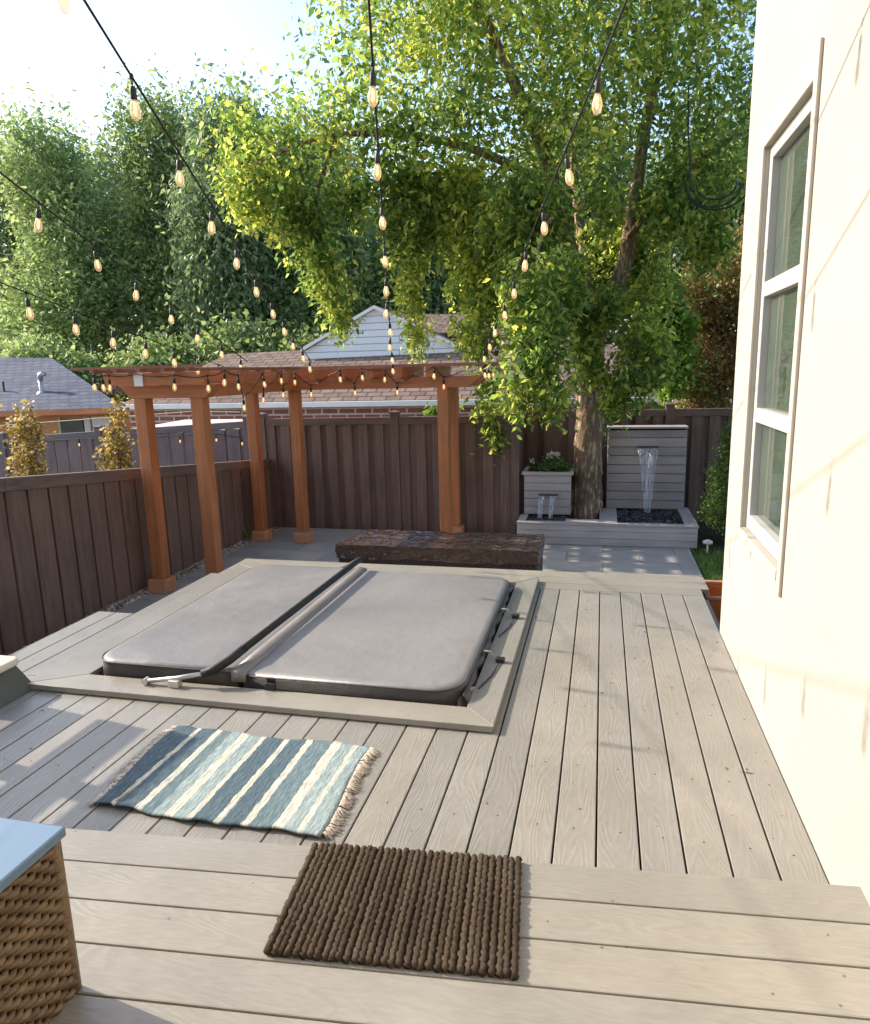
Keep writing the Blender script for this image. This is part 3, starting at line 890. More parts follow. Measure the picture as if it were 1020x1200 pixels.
for sgn, xe in ((-1, RX0), (1, RX1)):
    fb = MB()
    for k in range(62):
        yy = RY0 + 0.01 + (RY1-RY0-0.02)*k/61
        l_ = random.uniform(0.032, 0.06)
        yo = random.uniform(-.03, .03)
        x0 = xe + 0.012*math.sin(5*k/61+1) + (0.02*(1-k/61) if sgn < 0 else 0) - sgn*0.005
        for dd in (-0.005, 0.0, 0.005):
            fb.tube([(x0, yy, 0.012), (x0+sgn*l_*0.3, yy+yo*.3+dd*.5, 0.018), (x0+sgn*l_*.6, yy+yo*.5+dd*2+random.uniform(-.008,.008), 0.010), (x0+sgn*l_*random.uniform(.8,1.15), yy+yo+dd*3, 0.005)], [0.0028, 0.0034, 0.0024, 0.0014], 5)
    fb.build('fringe', M['fringe'], rg, smooth=True)

# ================================================================== SMALL DECK THINGS
ss = empty('spa_step', (-3.05, 2.85, 0), 'low spa step with a rounded cream tread on dark slanted sides', 'step')
MB().prism(rrect(-3.52, -2.985, 2.63, 2.93, 0.05, 0.135), (0, 0, 0.042)).build('tread', M['step_top'], ss, bevel=0.018, seg=3)
MB().prism([(-3.01, 2.66, 0.134), (-3.01, 2.905, 0.134), (-2.92, 2.93, 0.0015), (-2.92, 2.64, 0.0015)], (-0.03, 0, 0)).build('side', M['step_side'], ss, bevel=0.005)
MB().box(-3.50, -3.05, 2.86, 2.885, 0.0015, 0.134).build('side', M['step_side'], ss)

tbx = empty('side_table', (-1.55, 0.95, 0.17), 'low side table with a glossy white top tinted with painted sky reflection over a brown wicker base', 'table')
MB().box(-1.95, -1.195, 0.62, 1.222, 0.575, 0.600).build('table_top', M['table_top'], tbx, bevel=0.004)
MB().box(-1.915, -1.222, 0.65, 1.193, 0.171, 0.574).build('core', M['dark'], tbx)
wb = MB()
nst = 27
for q in range(23):
    zz = 0.182 + q*0.0172
    for side in range(2):
        pts = []
        for k in range(nst*4+1):
            u_ = k/(nst*4)
            off = 0.0065*math.cos(math.pi*(k/4 + q)) + 0.0008*math.sin(k*1.7+q*2.3)
            dz_ = 0.0012*math.sin(k*0.7+q*1.9)
            if side == 0: pts.append((-1.209+off, 0.645+(1.195-0.645)*u_, zz+dz_))
            else: pts.append((-1.915+(1.915-1.215)*u_, 1.199+off, zz+dz_))
        wb.tube(pts, 0.0088, 5)
wb.build('wicker_weave', M['wicker_tan'], tbx, smooth=True)
cpn = MB()
for (x, y) in ((-1.213, 1.198), (-1.213, 0.65), (-1.91, 1.198)):
    cpn.tube([(x, y, 0.171), (x, y, 0.574)], 0.016, 8)
    cpn.build('corner_post', M['wicker_tan'], tbx, smooth=True); cpn = MB()

dm = MB()
for k in range(34):
    x0 = -0.835 + k*0.019 + 0.002*math.sin(k*1.7)
    dm.tube([LM_ @ Vector(p) for p in [(x0+0.002*math.sin(q*2.1+k), 1.34+0.42*q/42, 0.180+0.0015*math.sin(q*1.3+k*2)) for q in range(43)]], [0.0085+0.0030*((q+k) % 2) for q in range(43)], 6)
dmo = dm.build('doormat', M['mat'], smooth=True, at=(-0.55, 1.5, 0.17))
tag(dmo, 'dark brown braided doormat lying at the edge of the landing step', 'doormat')

rl = empty('shadow_railing', (-3.55, 1.9, 0), 'unseen grey board railing added at the left to cast shadow strips on the deck', 'railing')  # added out of view; rails spaced to throw the striped shade on the deck
for z0, z1 in ((0.47, 0.635), (0.70, 0.865), (0.93, 1.06)):
    MB().box(-3.55, -3.52, 0.6, 2.88, z0, z1).build('rail', M['deck_y'], rl, bevel=0.004)
for yy in (2.35, 0.7):
    MB().box(-3.65, -3.551, yy, yy+0.1, -0.86, 1.07).build('post', M['deck_y'], rl, bevel=0.004)

# ================================================================== PERGOLA
pg = empty('pergola', (-3.5, 8.4, PZ), 'L-shaped orange cedar pergola with open slatted roof in the patio corner', 'pergola')
PO = [(-4.78, 6.70), (-4.12, 6.72), (-4.775, 9.12), (-4.125, 9.12), (-2.03, 9.12), (-2.03, 9.75)]
BZ = 1.395
for (x, y) in PO:
    h = 0.07
    po = MB().box(x-h, x+h, y-h, y+h, PZ, BZ).build('post', M['cedar_z'], pg, bevel=0.006)
    bs = MB()
    a, b_ = h+0.0015, h+0.038
    bs.box(x-b_, x+b_, y-b_, y-a, PZ+0.001, PZ+0.155)
    bs.box(x-b_, x+b_, y+a, y+b_, PZ+0.001, PZ+0.155)
    bs.box(x-b_, x-a, y-a+0.001, y+a-0.001, PZ+0.001, PZ+0.153)
    bs.box(x+a, x+b_, y-a+0.001, y+a-0.001, PZ+0.001, PZ+0.153)
    bs.build('base_trim', M['cedar_base'], po, bevel=0.005)
def beam_x(x0, x1, y, t, z0, z1, cut=0.12, mat='cedar_x', name='beam'):
    MB().prism([(x0, y-t/2, z1), (x0+cut, y-t/2, z0), (x1-cut, y-t/2, z0), (x1, y-t/2, z1)], (0, t, 0)).build(name, M[mat], pg, bevel=0.004)
def beam_y(y0, y1, x, t, z0, z1, cut=0.0, mat='cedar_y', name='beam'):
    MB().prism([(x-t/2, y0, z1), (x-t/2, y0+cut, z0), (x-t/2, y1-cut, z0), (x-t/2, y1, z1)], (t, 0, 0)).build(name, M[mat], pg, bevel=0.004)
beam_x(-5.02, -3.86, 6.71, 0.14, BZ+.001, BZ+0.14, 0.14)
beam_y(6.785, 9.045, -4.78, 0.138, BZ+.001, BZ+0.139)
beam_y(6.785, 9.045, -4.12, 0.138, BZ+.001, BZ+0.139)
beam_x(-5.02, -1.50, 9.12, 0.14, BZ+.001, BZ+0.14, 0.19)
beam_x(-5.02, -1.50, 9.75, 0.14, BZ+.001, BZ+0.14, 0.19)
RZ0, RZ1 = BZ+0.142, BZ+0.272
# rafters over the left arm lie across it, over the rear arm they run front to back
for y in np.arange(6.50, 8.7, 0.40):
    beam_x(-5.06, -3.86, float(y), 0.09, RZ0, RZ1, 0.04, name='rafter')
for x in np.arange(-4.92, -1.9, 0.395):
    y0 = 8.86
    beam_y(y0, 10.0, float(x), 0.09, RZ0, RZ1, 0.0, name='rafter')
# thin slats on top
for x in np.arange(-5.0, -3.85, 0.27):
    MB().box(float(x)-0.02, float(x)+0.02, 6.22, 8.745, RZ1+0.001, RZ1+0.036).build('slat', M['cedar_slat'], pg)
for y in np.arange(8.78, 10.05, 0.30):
    MB().box(-5.28, -1.36, float(y)-0.02, float(y)+0.02, RZ1+0.001, RZ1+0.036).build('slat', M['cedar_slat'], pg)
MB().box(-5.28, -3.80, 6.26, 6.30, RZ1+0.037, RZ1+0.062).build('slat', M['cedar_slat'], pg)

# ================================================================== FENCES
def fence_x(name, x0, x1, y, z0, zt, posts, label, mats=('fence', 'fence_h'), period=0.25, bw=0.148, grp=None, zt1=None, capz=0.05):
    """fence along x, seen from -y; top from zt at x0 to zt1 at x1"""
    if zt1 is None: zt1 = zt
    f = empty(name, ((x0+x1)/2, y, z0), label, 'fence', grp)
    top = lambda x: zt + (zt1-zt)*(x-x0)/(x1-x0)
    P = sorted(posts)
    for x in P:
        p = MB().box(x-0.062, x+0.062, y-0.062, y+0.062, z0, top(x)+capz).build('post', M[mats[0]], f, bevel=0.004)
        cp = MB()
        zz = top(x)+capz+0.001
        cp.box(x-0.075, x+0.075, y-0.075, y+0.075, zz, zz+0.025)
        cp.add([(x-0.07, y-0.07, zz+.026), (x+0.07, y-0.07, zz+.026), (x+0.07, y+0.07, zz+.026), (x-0.07, y+0.07, zz+.026), (x, y, zz+0.05)], [(0, 1, 4), (1, 2, 4), (2, 3, 4), (3, 0, 4), (3, 2, 1, 0)])
        cp.build('post_cap', M[mats[0]], p)
    ends = [x0]+[p for p in P if x0+0.05 < p < x1-0.05]+[x1]
    for a, b_ in zip(ends[:-1], ends[1:]):
        a2, b2 = a+0.064, b_-0.064
        rl_ = MB()
        za, zb = top(a2), top(b2)
        rl_.prism([(a2, y-0.045, za-0.105), (b2, y-0.045, zb-0.105), (b2, y-0.045, zb), (a2, y-0.045, za)], (0, 0.09, 0))
        rl_.build('rail', M[mats[1]], f, bevel=0.004)
        bp = MB()
        k = 0
        x = a2
        while x < b2-0.03:
            xe = min(x+bw, b2)
            zc = top((x+xe)/2)-0.107
            bp.box(x, xe, y-0.036, y-0.014, z0, zc)
            xg = min(x+period+0.01, b2)
            if xg-xe > 0.02: bp.box(xe-0.012, xg, y+0.004, y+0.026, z0, top(xe)-0.107)
            x += period
        bp.build('board_panel', M[mats[0]], f, bevel=0.003)
    return f
fence_x('fence', -5.12, -1.20, 10.06, -0.86, 0.945, [-5.12, -2.98, -1.20], 'brown board fence behind the pergola and the wicker chest', zt1=0.965)
fence_x('fence', -11.6, -5.125, 10.06, -1.5, 0.58, [-9.98, -8.05, -5.36], 'fence coloured with bluish skylight in the neighbouring yard at the left, beyond the low brown fence', ('fence_far', 'fence_far_h'), 0.25, 0.225, zt1=0.925)
fence_x('fence', -1.70, 4.2, 11.15, -0.86, 0.955, [-0.82, 0.99, 2.8], 'shaded brown fence behind the fountain and the tree trunk', zt1=0.975)
fr_ = empty('fence', (-1.2, 10.6, -0.86), 'short return of brown fence beside the planter, running away from the end post', 'fence')
bp = MB()
for k in range(4):
    y0 = 10.13 + k*0.247
    bp.box(-1.225, -1.20, y0, y0+0.235, -0.86, 0.86)
bp.build('board_panel', M['fence'], fr_, bevel=0.003)
MB().box(-1.245, -1.155, 10.13, 11.08, 0.862, 0.965).build('rail', M['fence_hy'], fr_, bevel=0.004)

# low left fence, top falls away to the back
lfen = empty('fence', (-5.05, 6.0, -0.86), 'low dark brown fence on the left with a sloping top rail, nearest the deck', 'fence')
ztop = lambda y: 0.805 - 0.094*(y-4.9)
FXX = -5.06
for y0, y1 in ((1.0, 2.998), (3.002, 4.998), (5.002, 6.998), (7.002, 8.598), (8.602, 10.0)):
    r_ = MB().prism([(FXX-0.05, y0, ztop(y0)), (FXX-0.05, y0, ztop(y0)-0.12), (FXX-0.05, y1, ztop(y1)-0.12), (FXX-0.05, y1, ztop(y1))], (0.10, 0, 0))
    r_.build('rail', M['fence_hy'], lfen, bevel=0.005)
    bp = MB()
    y = y0
    while y < y1-0.04:
        ye = min(y+0.232, y1)
        zc = ztop((y+ye)/2)-0.06
        bp.box(FXX+0.012, FXX+0.034, y+0.004, ye-0.004, -0.86, zc)
        if ye >= y1-0.05: bp.box(FXX-0.03, FXX-0.012, ye-0.03, y1, -0.86, zc-0.01)
        bp.box(FXX-0.03, FXX-0.012, max(y0, y-0.07), min(y+0.08, y1), -0.86, zc-0.01)
        y += 0.25
    bp.build('board_panel', M['fence_left'], lfen, bevel=0.004)

# ================================================================== FOUNTAIN
ft = empty('water_fountain', (0.07, 9.9, PZ), 'grey board-clad fountain with a tall back panel, planter box and pebble basins', 'fountain')
FY = 9.44
fb = MB()
BX0, BX1 = -1.10, 1.245
fb.box(BX0, BX1, FY, FY+0.03, PZ+0.005, PZ+0.098)
fb.box(BX0, BX1, FY, FY+0.03, PZ+0.102, PZ+0.196)
fb.box(BX0, BX1, FY, FY+0.03, PZ+0.200, PZ+0.274)
fb.box(BX0+0.001, BX0+0.03, FY+0.031, 10.7, PZ+0.005, PZ+0.274)
fb.box(BX1-0.03, BX1-0.001, FY+0.031, 10.7, PZ+0.005, PZ+0.274)
fb.build('base', M['fountain'], ft, bevel=0.003)
TZ0, TZ1 = PZ+0.276, PZ+0.302
cp = MB()
cp.box(BX0-0.01, BX1+0.012, FY-0.012, 9.565, TZ0, TZ1)
cp.box(BX0-0.01, -1.00, 9.567, 9.96, TZ0, TZ1)
cp.box(-0.46, 0.235, 9.567, 9.73, TZ0, TZ1)
cp.box(-0.005, 0.235, 9.733, 10.55, TZ0, TZ1)
cp.box(1.10, BX1+0.012, 9.567, 10.72, TZ0, TZ1)
cp.build('coping', M['fountain'], ft, bevel=0.003)
ba = MB().box(-1.07, -0.42, 9.50, 10.0, PZ+0.15, PZ+0.20)
ba.box(-0.02, 1.21, 9.50, 10.55, PZ+0.15, PZ+0.20)
ba.build('basin', M['dark'], ft)
V1, F1 = pebbles(260, -0.995, -0.475, 9.59, 9.95, PZ+0.255, 0.024, 0.042, 12)
V2, F2 = pebbles(620, 0.255, 1.085, 9.585, 10.52, PZ+0.265, 0.026, 0.046, 13)
ob = np_mesh('pebbles', np.vstack([V1, V2]), np.vstack([F1, F2+len(V1)]), M['pebble'], ft)
ob['kind'] = 'stuff'
bpn = MB()
PX0, PX1, PY = 0.09, 1.185, 10.56
z = TZ1; k = 0
while z < 0.68:
    z1 = min(z+0.126, 0.70)
    bpn.box(PX0, PX1, PY, PY+0.025, z+0.002, z1-0.002)
    bpn.box(PX0+0.001, PX0+0.025, PY+0.027, PY+0.26, z+0.002, z1-0.002)
    bpn.box(PX1-0.025, PX1-0.001, PY+0.027, PY+0.26, z+0.002, z1-0.002)
    z += 0.13
bpn.box(PX0-0.012, PX1+0.012, PY-0.012, PY+0.30, z+0.001, z+0.028)
bpo = bpn.build('back_panel', M['fountain'], ft, bevel=0.003)
MB().box(PX0+0.03, PX1-0.03, PY+0.03, PY+0.24, TZ1, z).build('panel_core', M['dark'], bpo)
MB().box(0.50, 0.80, PY-0.045, PY-0.001, 0.455, 0.472).build('spout', M['black_plastic'], ft)
# planter box at the left
pbx = MB()
QX0, QX1, QY = -1.065, -0.405, 9.985
z = TZ1; k = 0
for k in range(5):
    pbx.box(QX0, QX1, QY, QY+0.025, z+0.002, z+0.110)
    pbx.box(QX0+.001, QX0+0.025, QY+0.027, QY+0.55, z+0.002, z+0.110)
    pbx.box(QX1-0.025, QX1-.001, QY+0.027, QY+0.55, z+0.002, z+0.110)
    z += 0.114
pbx.box(QX0-0.03, QX1+0.03, QY-0.025, QY+0.03, z+0.001, z+0.045)
pbx.box(QX0-0.03, QX0+0.03, QY+0.031, QY+0.58, z+0.001, z+0.045)
pbx.box(QX1-0.03, QX1+0.03, QY+0.031, QY+0.58, z+0.001, z+0.045)
po_ = pbx.build('planter_box', M['fountain'], ft, bevel=0.003)
PLZ = z
MB().box(QX0+0.032, QX1-0.032, QY+0.035, QY+0.54, TZ1, z+0.01).build('soil', M['soil'], po_)
MB().box(-0.86, -0.58, QY-0.045, QY-0.001, -0.165, -0.150).build('spout', M['black_plastic'], ft)
# falling water: the tall sheet narrows as it falls, the low one breaks into two streams
def sheet(xa0, xa1, xb0, xb1, z0, z1, y0, out, name, n=14, m_=10):
    vs = []; fs = []
    for i in range(n+1):
        s = i/n
        zz = z0 + (z1-z0)*s
        yy = y0 - out*math.sqrt(s)
        e_ = s**0.8
        for j in range(m_+1):
            u_ = j/m_
            x = (xa0+(xa1-xa0)*u_)*(1-e_) + (xb0+(xb1-xb0)*u_)*e_
            vs.append((x, yy - 0.012*math.sin(u_*9+s*4), zz))
    for i in range(n):
        for j in range(m_):
            a = i*(m_+1)+j
            fs.append((a, a+1, a+m_+2, a+m_+1))
    mb = MB(); mb.add(vs, fs)
    ob = mb.build(name, M['water'], ft, smooth=True)
    ob.modifiers.new('thick', 'SOLIDIFY').thickness = 0.006
    return ob
sheet(0.50, 0.80, 0.625, 0.70, 0.456, -0.48, PY-0.04, 0.22, 'water_sheet')
sheet(-0.86, -0.77, -0.85, -0.80, -0.164, -0.49, QY-0.04, 0.13, 'water_stream')
sheet(-0.69, -0.60, -0.70, -0.66, -0.164, -0.49, QY-0.04, 0.13, 'water_stream')

# ================================================================== TERRACOTTA PLANTER
tp_ = empty('terracotta_planter', (0.98, 5.22, PZ), 'square orange terracotta planter below the deck edge at the house corner', 'planter')
px0, px1, py0, py1 = 0.782, 1.20, 5.27, 5.70
pm = MB()
top, bot = -0.085, PZ
ins = 0.05
O = [(px0, py0), (px1, py0), (px1, py1), (px0, py1)]
c_ = ((px0+px1)/2, (py0+py1)/2)
def sc(p, d): return (p[0]+(d if p[0] < c_[0] else -d), p[1]+(d if p[1] < c_[1] else -d))
vs = [(*sc(p, ins), bot) for p in O]+[(*p, top) for p in O]+[(*sc(p, 0.03), top) for p in O]+[(*sc(p, 0.04), top-0.18) for p in O]
fs = [(3, 2, 1, 0), (12, 13, 14, 15)]
for r_ in range(3):
    for j in range(4): fs.append((r_*4+j, r_*4+(j+1) % 4, r_*4+4+(j+1) % 4, r_*4+4+j))
pm.add(vs, fs); pm.build('pot', M['terracotta'], tp_, bevel=0.006)
rm = MB()
e_ = 0.012
rm.box(px0-e_, px1+e_, py0-e_, py0+0.03, top+0.001, top+0.022)
rm.box(px0-e_, px1+e_, py1-0.03, py1+e_, top+0.001, top+0.022)
rm.box(px0-e_, px0+0.03, py0+0.031, py1-0.031, top+0.001, top+0.022)
rm.box(px1-0.03, px1+e_, py0+0.031, py1-0.031, top+0.001, top+0.022)
rm.build('rim', M['terracotta_rim'], tp_, bevel=0.004)
MB().box(px0+0.045, px1-0.045, py0+0.045, py1-0.045, top-0.179, top-0.14).build('soil', M['soil'], tp_)

# ================================================================== COVERED WICKER CHEST
ch = empty('patio_bench', (-1.7, 7.4, PZ), 'long low wicker bench under a crumpled brown plastic cover', 'bench')
cx0, cx1, cy0, cy1, cz = -2.79, -0.60, 6.98, 7.74, -0.205
MB().prism([(cx0+0.012, cy0+0.012, PZ+0.08), (cx1-0.012, cy0+0.012, PZ+0.08), (cx1-0.012, cy1-0.012, PZ+0.08), (cx0+0.16, cy1-0.012, PZ+0.08)], (0, 0, -0.30-PZ-0.08)).build('wicker_base', M['wicker'], ch, bevel=0.02)
nx, ny = 90, 34
def chz(u_, v_):
    s = 0.003*math.sin(u_*37+3*v_)*math.sin(v_*11+1.7) + 0.0012*math.sin(u_*83+v_*29) + 0.002*math.sin(u_*21-v_*40)
    seam = -0.014*math.exp(-(((u_*8+0.04*math.sin(v_*5)) % 1)-0.5)**2/0.003)
    seam2 = -0.010*math.exp(-((v_-0.52)**2)/0.002)
    return s*(1.0-0.35*u_) + seam + seam2
V = []; F = []
rim = []
for j in range(ny+1):
    for i in range(nx+1):
        u_, v_ = i/nx, j/ny
        ed = min(u_*(cx1-cx0), (1-u_)*(cx1-cx0), v_*(cy1-cy0), (1-v_)*(cy1-cy0))
        dz = 0.006*max(0, 1-ed/0.03)**2
        V.append((cx0+(cx1-cx0)*u_ + 0.15*v_*(1-u_), cy0+(cy1-cy0)*v_, cz-dz+chz(u_, v_)))
for j in range(ny):
    for i in range(nx):
        a = j*(nx+1)+i
        F.append((a, a+1, a+nx+2, a+nx+1))
# skirt round the rim
ring = [i for i in range(nx)]+[nx+(nx+1)*j for j in range(ny)]+[(nx+1)*ny+nx-i for i in range(nx)]+[(nx+1)*(ny-j) for j in range(ny)]
prev = ring
cxm, cym = (cx0+cx1)/2, (cy0+cy1)/2
for lv in range(1, 8):
    cur = []
    for k, vi in enumerate(ring):
        x, y, z = V[vi]
        s_ = lv/7
        wv_ = 0.012*math.sin(k*0.36+lv*0.8+1.5*math.sin(k*0.09))*s_*(1.4-s_) + 0.007*math.sin(k*0.9-lv*1.2+2*math.sin(k*.13))*s_*(1.3-s_) - 0.010
        ny_ = -1 if abs(y-cy0) < 1e-6 else (1 if abs(y-cy1) < 1e-6 else 0)
        nx_ = -1 if (x-cx0) < 0.1501*(y-cy0)/(cy1-cy0)+1e-5 and lv else (1 if abs(x-cx1) < 1e-6 else 0)
        hang = 0.150 + 0.008*math.sin(k*0.13) + 0.004*math.sin(k*0.5+math.sin(k*.2))
        cur.append(len(V)); V.append((x+nx_*(wv_+0.012), y+ny_*(wv_+0.012), z-hang*s_))
    for k in range(len(ring)):
        k2 = (k+1) % len(ring)
        F.append((prev[k], cur[k], cur[k2], prev[k2]))
    prev = cur
mb = MB(); mb.add(V, F)
co = mb.build('plastic_cover', M['plastic_brown'], ch, smooth=True)
co.data.set_sharp_from_angle(angle=R(38))
for x in (cx0+0.1, cx1+0.02):
    y = cy0+0.2
    wl = MB().tube([(x-0.02, y, PZ+0.058), (x+0.02, y, PZ+0.058)], 0.055, 16)
    wl.build('wheel', M['black_plastic'], ch)
    wl = MB().tube([(x-0.02, cy1-0.1, PZ+0.058), (x+0.02, cy1-0.1, PZ+0.058)], 0.055, 16)
    wl.build('wheel', M['black_plastic'], ch)

# ================================================================== FOLIAGE
def leaf_mesh(rng, P, L, W, droop, spread, V0=None):
    """one kite-shaped leaf per point; droop 0..1 pulls the tip down"""
    n = len(P)
    d = rng.normal(0, 1, (n, 3)); d[:, 2] *= 0.6
    d /= np.linalg.norm(d, axis=1)[:, None]+1e-9
    d = d*(1-droop) + np.array([0, 0, -1.0])*droop
    d /= np.linalg.norm(d, axis=1)[:, None]+1e-9
    s = rng.normal(0, 1, (n, 3))
    s -= d*(s*d).sum(1)[:, None]
    s /= np.linalg.norm(s, axis=1)[:, None]+1e-9
    nrm = np.cross(d, s)
    k_ = rng.uniform(0.5, 1.45, n)[:, None]; l = L*k_; w_ = W*k_*rng.uniform(0.75, 1.25, n)[:, None]
    a = P
    b = P + d*l*0.42 + s*w_*0.5 + nrm*l*0.06
    c = P + d*l - nrm*l*0.10
    e = P + d*l*0.42 - s*w_*0.5 + nrm*l*0.06
    V = np.stack([a, b, c, e], 1).reshape(-1, 3)
    F = np.arange(4*n).reshape(-1, 4)
    return V, F

def in_blobs(rng, blobs, n, shell=0.45):
    B = np.array(blobs, float)
    wgt = (B[:, 3]*B[:, 4]*B[:, 5])**0.75
    k = rng.choice(len(B), n, p=wgt/wgt.sum())
    d = rng.normal(0, 1, (n, 3)); d /= np.linalg.norm(d, axis=1)[:, None]
    r = (shell + (1-shell)*rng.uniform(0, 1, n)**0.7)[:, None]
    return B[k, :3] + d*r*B[k, 3:6]

def crown_points(rng, blobs, nclump, per, csize, hang=0.0, shell=0.35):
    C = in_blobs(rng, blobs, nclump, shell)
    sz = csize*rng.uniform(0.5, 1.3, nclump)
    P = np.repeat(C, per, 0)
    S_ = np.repeat(sz, per)[:, None]
    off = rng.normal(0, 0.5, P.shape)*S_
    if hang:
        off[:, 2] = off[:, 2]*(1+hang) - np.abs(rng.normal(0, hang, len(P)))*S_[:, 0]
        off[:, :2] *= 0.75
    return P+off

def limb(mb, pts, r0, r1, rng, seg=9, wob=0.0):
    n = len(pts)
    out = []
    for i, p in enumerate(pts):
        p = Vector(p)
        if 0 < i < n-1 and wob: p += Vector(rng.normal(0, wob, 3))
        out.append(p)
    # smooth by inserting midpoints (catmull-rom)
    sm = []
    for i in range(len(out)-1):
        p0 = out[max(i-1, 0)]; p1 = out[i]; p2 = out[i+1]; p3 = out[min(i+2, len(out)-1)]
        for s in (0, .25, .5, .75):
            sm.append(0.5*((2*p1)+(p2-p0)*s+(2*p0-5*p1+4*p2-p3)*s*s+(3*p1-p0-3*p2+p3)*s**3))
    sm.append(out[-1])
    k = len(sm)
    mb.tube(sm, [r0+(r1-r0)*i/(k-1) for i in range(k)], seg)

def tree(name, base, blobs, leafmat, nclump, per, csize, L, W, label, group=None, droop=0.35, seed=1, tr=0.16, bark='bark_grey', hang=0.0, cat='tree', shell=0.35, nbr=7):
    rng = np.random.default_rng(seed)
    t_ = empty(name, base, label, cat, group)
    tm = MB()
    B = sorted(blobs, key=lambda b: b[2])
    topb = B[-1]
    bx, by, bz = base
    cz_ = B[len(B)//2][2]
    limb(tm, [(bx, by, bz-0.1), (bx+0.1*tr, by, bz+(cz_-bz)*0.4), (bx+(topb[0]-bx)*0.4, by+(topb[1]-by)*.4, cz_), (topb[0], topb[1], topb[2])], tr, tr*0.2, rng, 10)
    for b in blobs[:nbr]:
        s = rng.uniform(0.35, 0.7)
        st = Vector((bx+(topb[0]-bx)*s*.4, by+(topb[1]-by)*s*.4, bz+(cz_-bz)*s+0.0))
        mid = st.lerp(Vector(b[:3]), 0.5)+Vector((0, 0, 0.15*b[5]))
        limb(tm, [st, mid, b[:3], (b[0]+rng.normal(0, .3*b[3]), b[1], b[2]+0.6*b[5])], tr*0.5, tr*0.08, rng, 7)
    tm.build('trunk', M[bark], t_, smooth=True)
    P = crown_points(rng, blobs, nclump, per, csize, hang, shell)
    V, F = leaf_mesh(rng, P, L, W, droop, 0)
    np_mesh('crown', V, F, M[leafmat], t_)
    return t_

# --- the big shade tree standing in the fountain
bt = empty('shade_tree', (-0.2, 10.36, -0.55), 'big box elder tree with thick furrowed trunk rising behind the fountain basin and drooping leaves', 'tree')
rng = np.random.default_rng(21)
# trunk with a flared, knobbly foot
prof = [(-0.62, .27), (-0.45, .255), (-0.25, .225), (0.0, .205), (0.3, .195), (0.7, .185), (1.1, .18), (1.5, .178), (1.85, .20), (2.05, .19)]
seg = 36
V = []; F = []
sub = []
for i in range(len(prof)-1):
    for s in range(6):
        u_ = s/6
        sub.append((prof[i][0]*(1-u_)+prof[i+1][0]*u_, prof[i][1]*(1-u_)+prof[i+1][1]*u_))
sub.append(prof[-1])
for i, (z, r) in enumerate(sub):
    for k in range(seg):
        a = 2*math.pi*k/seg
        rr = r*(1+0.05*math.sin(3*a+z*2)+0.035*math.sin(5*a-z*5+1)+0.03*math.sin(9*a+z*7)*math.sin(z*6)) + 0.014*rng.normal()*0.6
        if z < -0.1: rr += 0.03*math.sin(4*a+1.3)*(-0.1-z)
        V.append((-0.2+0.02*math.sin(z*1.3)+rr*math.cos(a), 10.36+rr*math.sin(a), z))
for i in range(len(sub)-1):
    for k in range(seg):
        k2 = (k+1) % seg
        F.append((i*seg+k, i*seg+k2, (i+1)*seg+k2, (i+1)*seg+k))
F.append(tuple((len(sub)-1)*seg+k for k in range(seg)))
mb = MB(); mb.add(V, F); trk = mb.build('trunk', M['bark'], bt, smooth=True)
LM = [([(-0.22, 10.36, 1.75), (-0.33, 10.36, 2.5), (-0.52, 10.33, 3.3), (-0.75, 10.25, 4.2), (-1.3, 10.0, 5.4), (-1.9, 9.8, 6.6)], .15, .05),
      ([(-0.18, 10.36, 1.75), (0.02, 10.36, 2.35), (0.25, 10.36, 3.0), (0.36, 10.4, 3.8), (0.5, 10.5, 5.0), (0.9, 10.6, 6.6)], .15, .05),
      ([(-0.22, 10.40, 1.8), (-0.25, 10.7, 2.8), (-0.4, 11.1, 4.0), (-0.6, 11.3, 5.6)], .11, .04),
      ([(-0.62, 10.3, 3.7), (-1.3, 9.9, 4.25), (-2.4, 9.6, 4.55), (-3.6, 9.3, 4.6), (-4.6, 9.2, 4.3)], .07, .02),
      ([(-0.45, 10.3, 3.0), (-0.7, 10.0, 3.4), (-1.05, 9.8, 3.25), (-1.3, 9.6, 2.7)], .04, .012),
      ([(-0.45, 10.3, 3.0), (-0.6, 9.6, 3.5), (-0.75, 8.8, 3.1), (-0.8, 8.4, 2.4), (-0.78, 8.35, 1.6)], .035, .006),
      ([(0.3, 10.3, 3.3), (0.8, 10.2, 3.9), (1.5, 10.2, 4.4), (2.2, 10.3, 4.6)], .05, .015),
      ([(-1.3, 9.9, 4.25), (-1.6, 9.95, 3.9), (-1.72, 10.0, 3.0), (-1.68, 9.95, 2.2)], .025, .006),
      ([(-2.4, 9.6, 4.55), (-2.55, 9.75, 3.9), (-2.6, 9.8, 2.9), (-2.55, 9.8, 2.2)], .025, .006),
      ([(-3.4, 9.3, 4.6), (-3.85, 9.65, 3.9), (-3.7, 9.7, 3.0), (-3.62, 9.7, 2.4)], .025, .006),
      ([(0.05, 10.3, 2.4), (0.3, 10.0, 2.3), (0.45, 9.75, 1.9), (0.4, 9.7, 1.4)], .03, .006),
      ([(-0.3, 10.3, 2.3), (-0.6, 9.4, 2.5), (-0.8, 8.7, 2.1), (-0.85, 8.4, 1.5)], .03, .006)]
for pts, r0, r1 in LM:
    lb = MB(); limb(lb, pts, r0, r1, rng, 12, 0.02)
    lb.build('limb', M['bark'], bt, smooth=True)
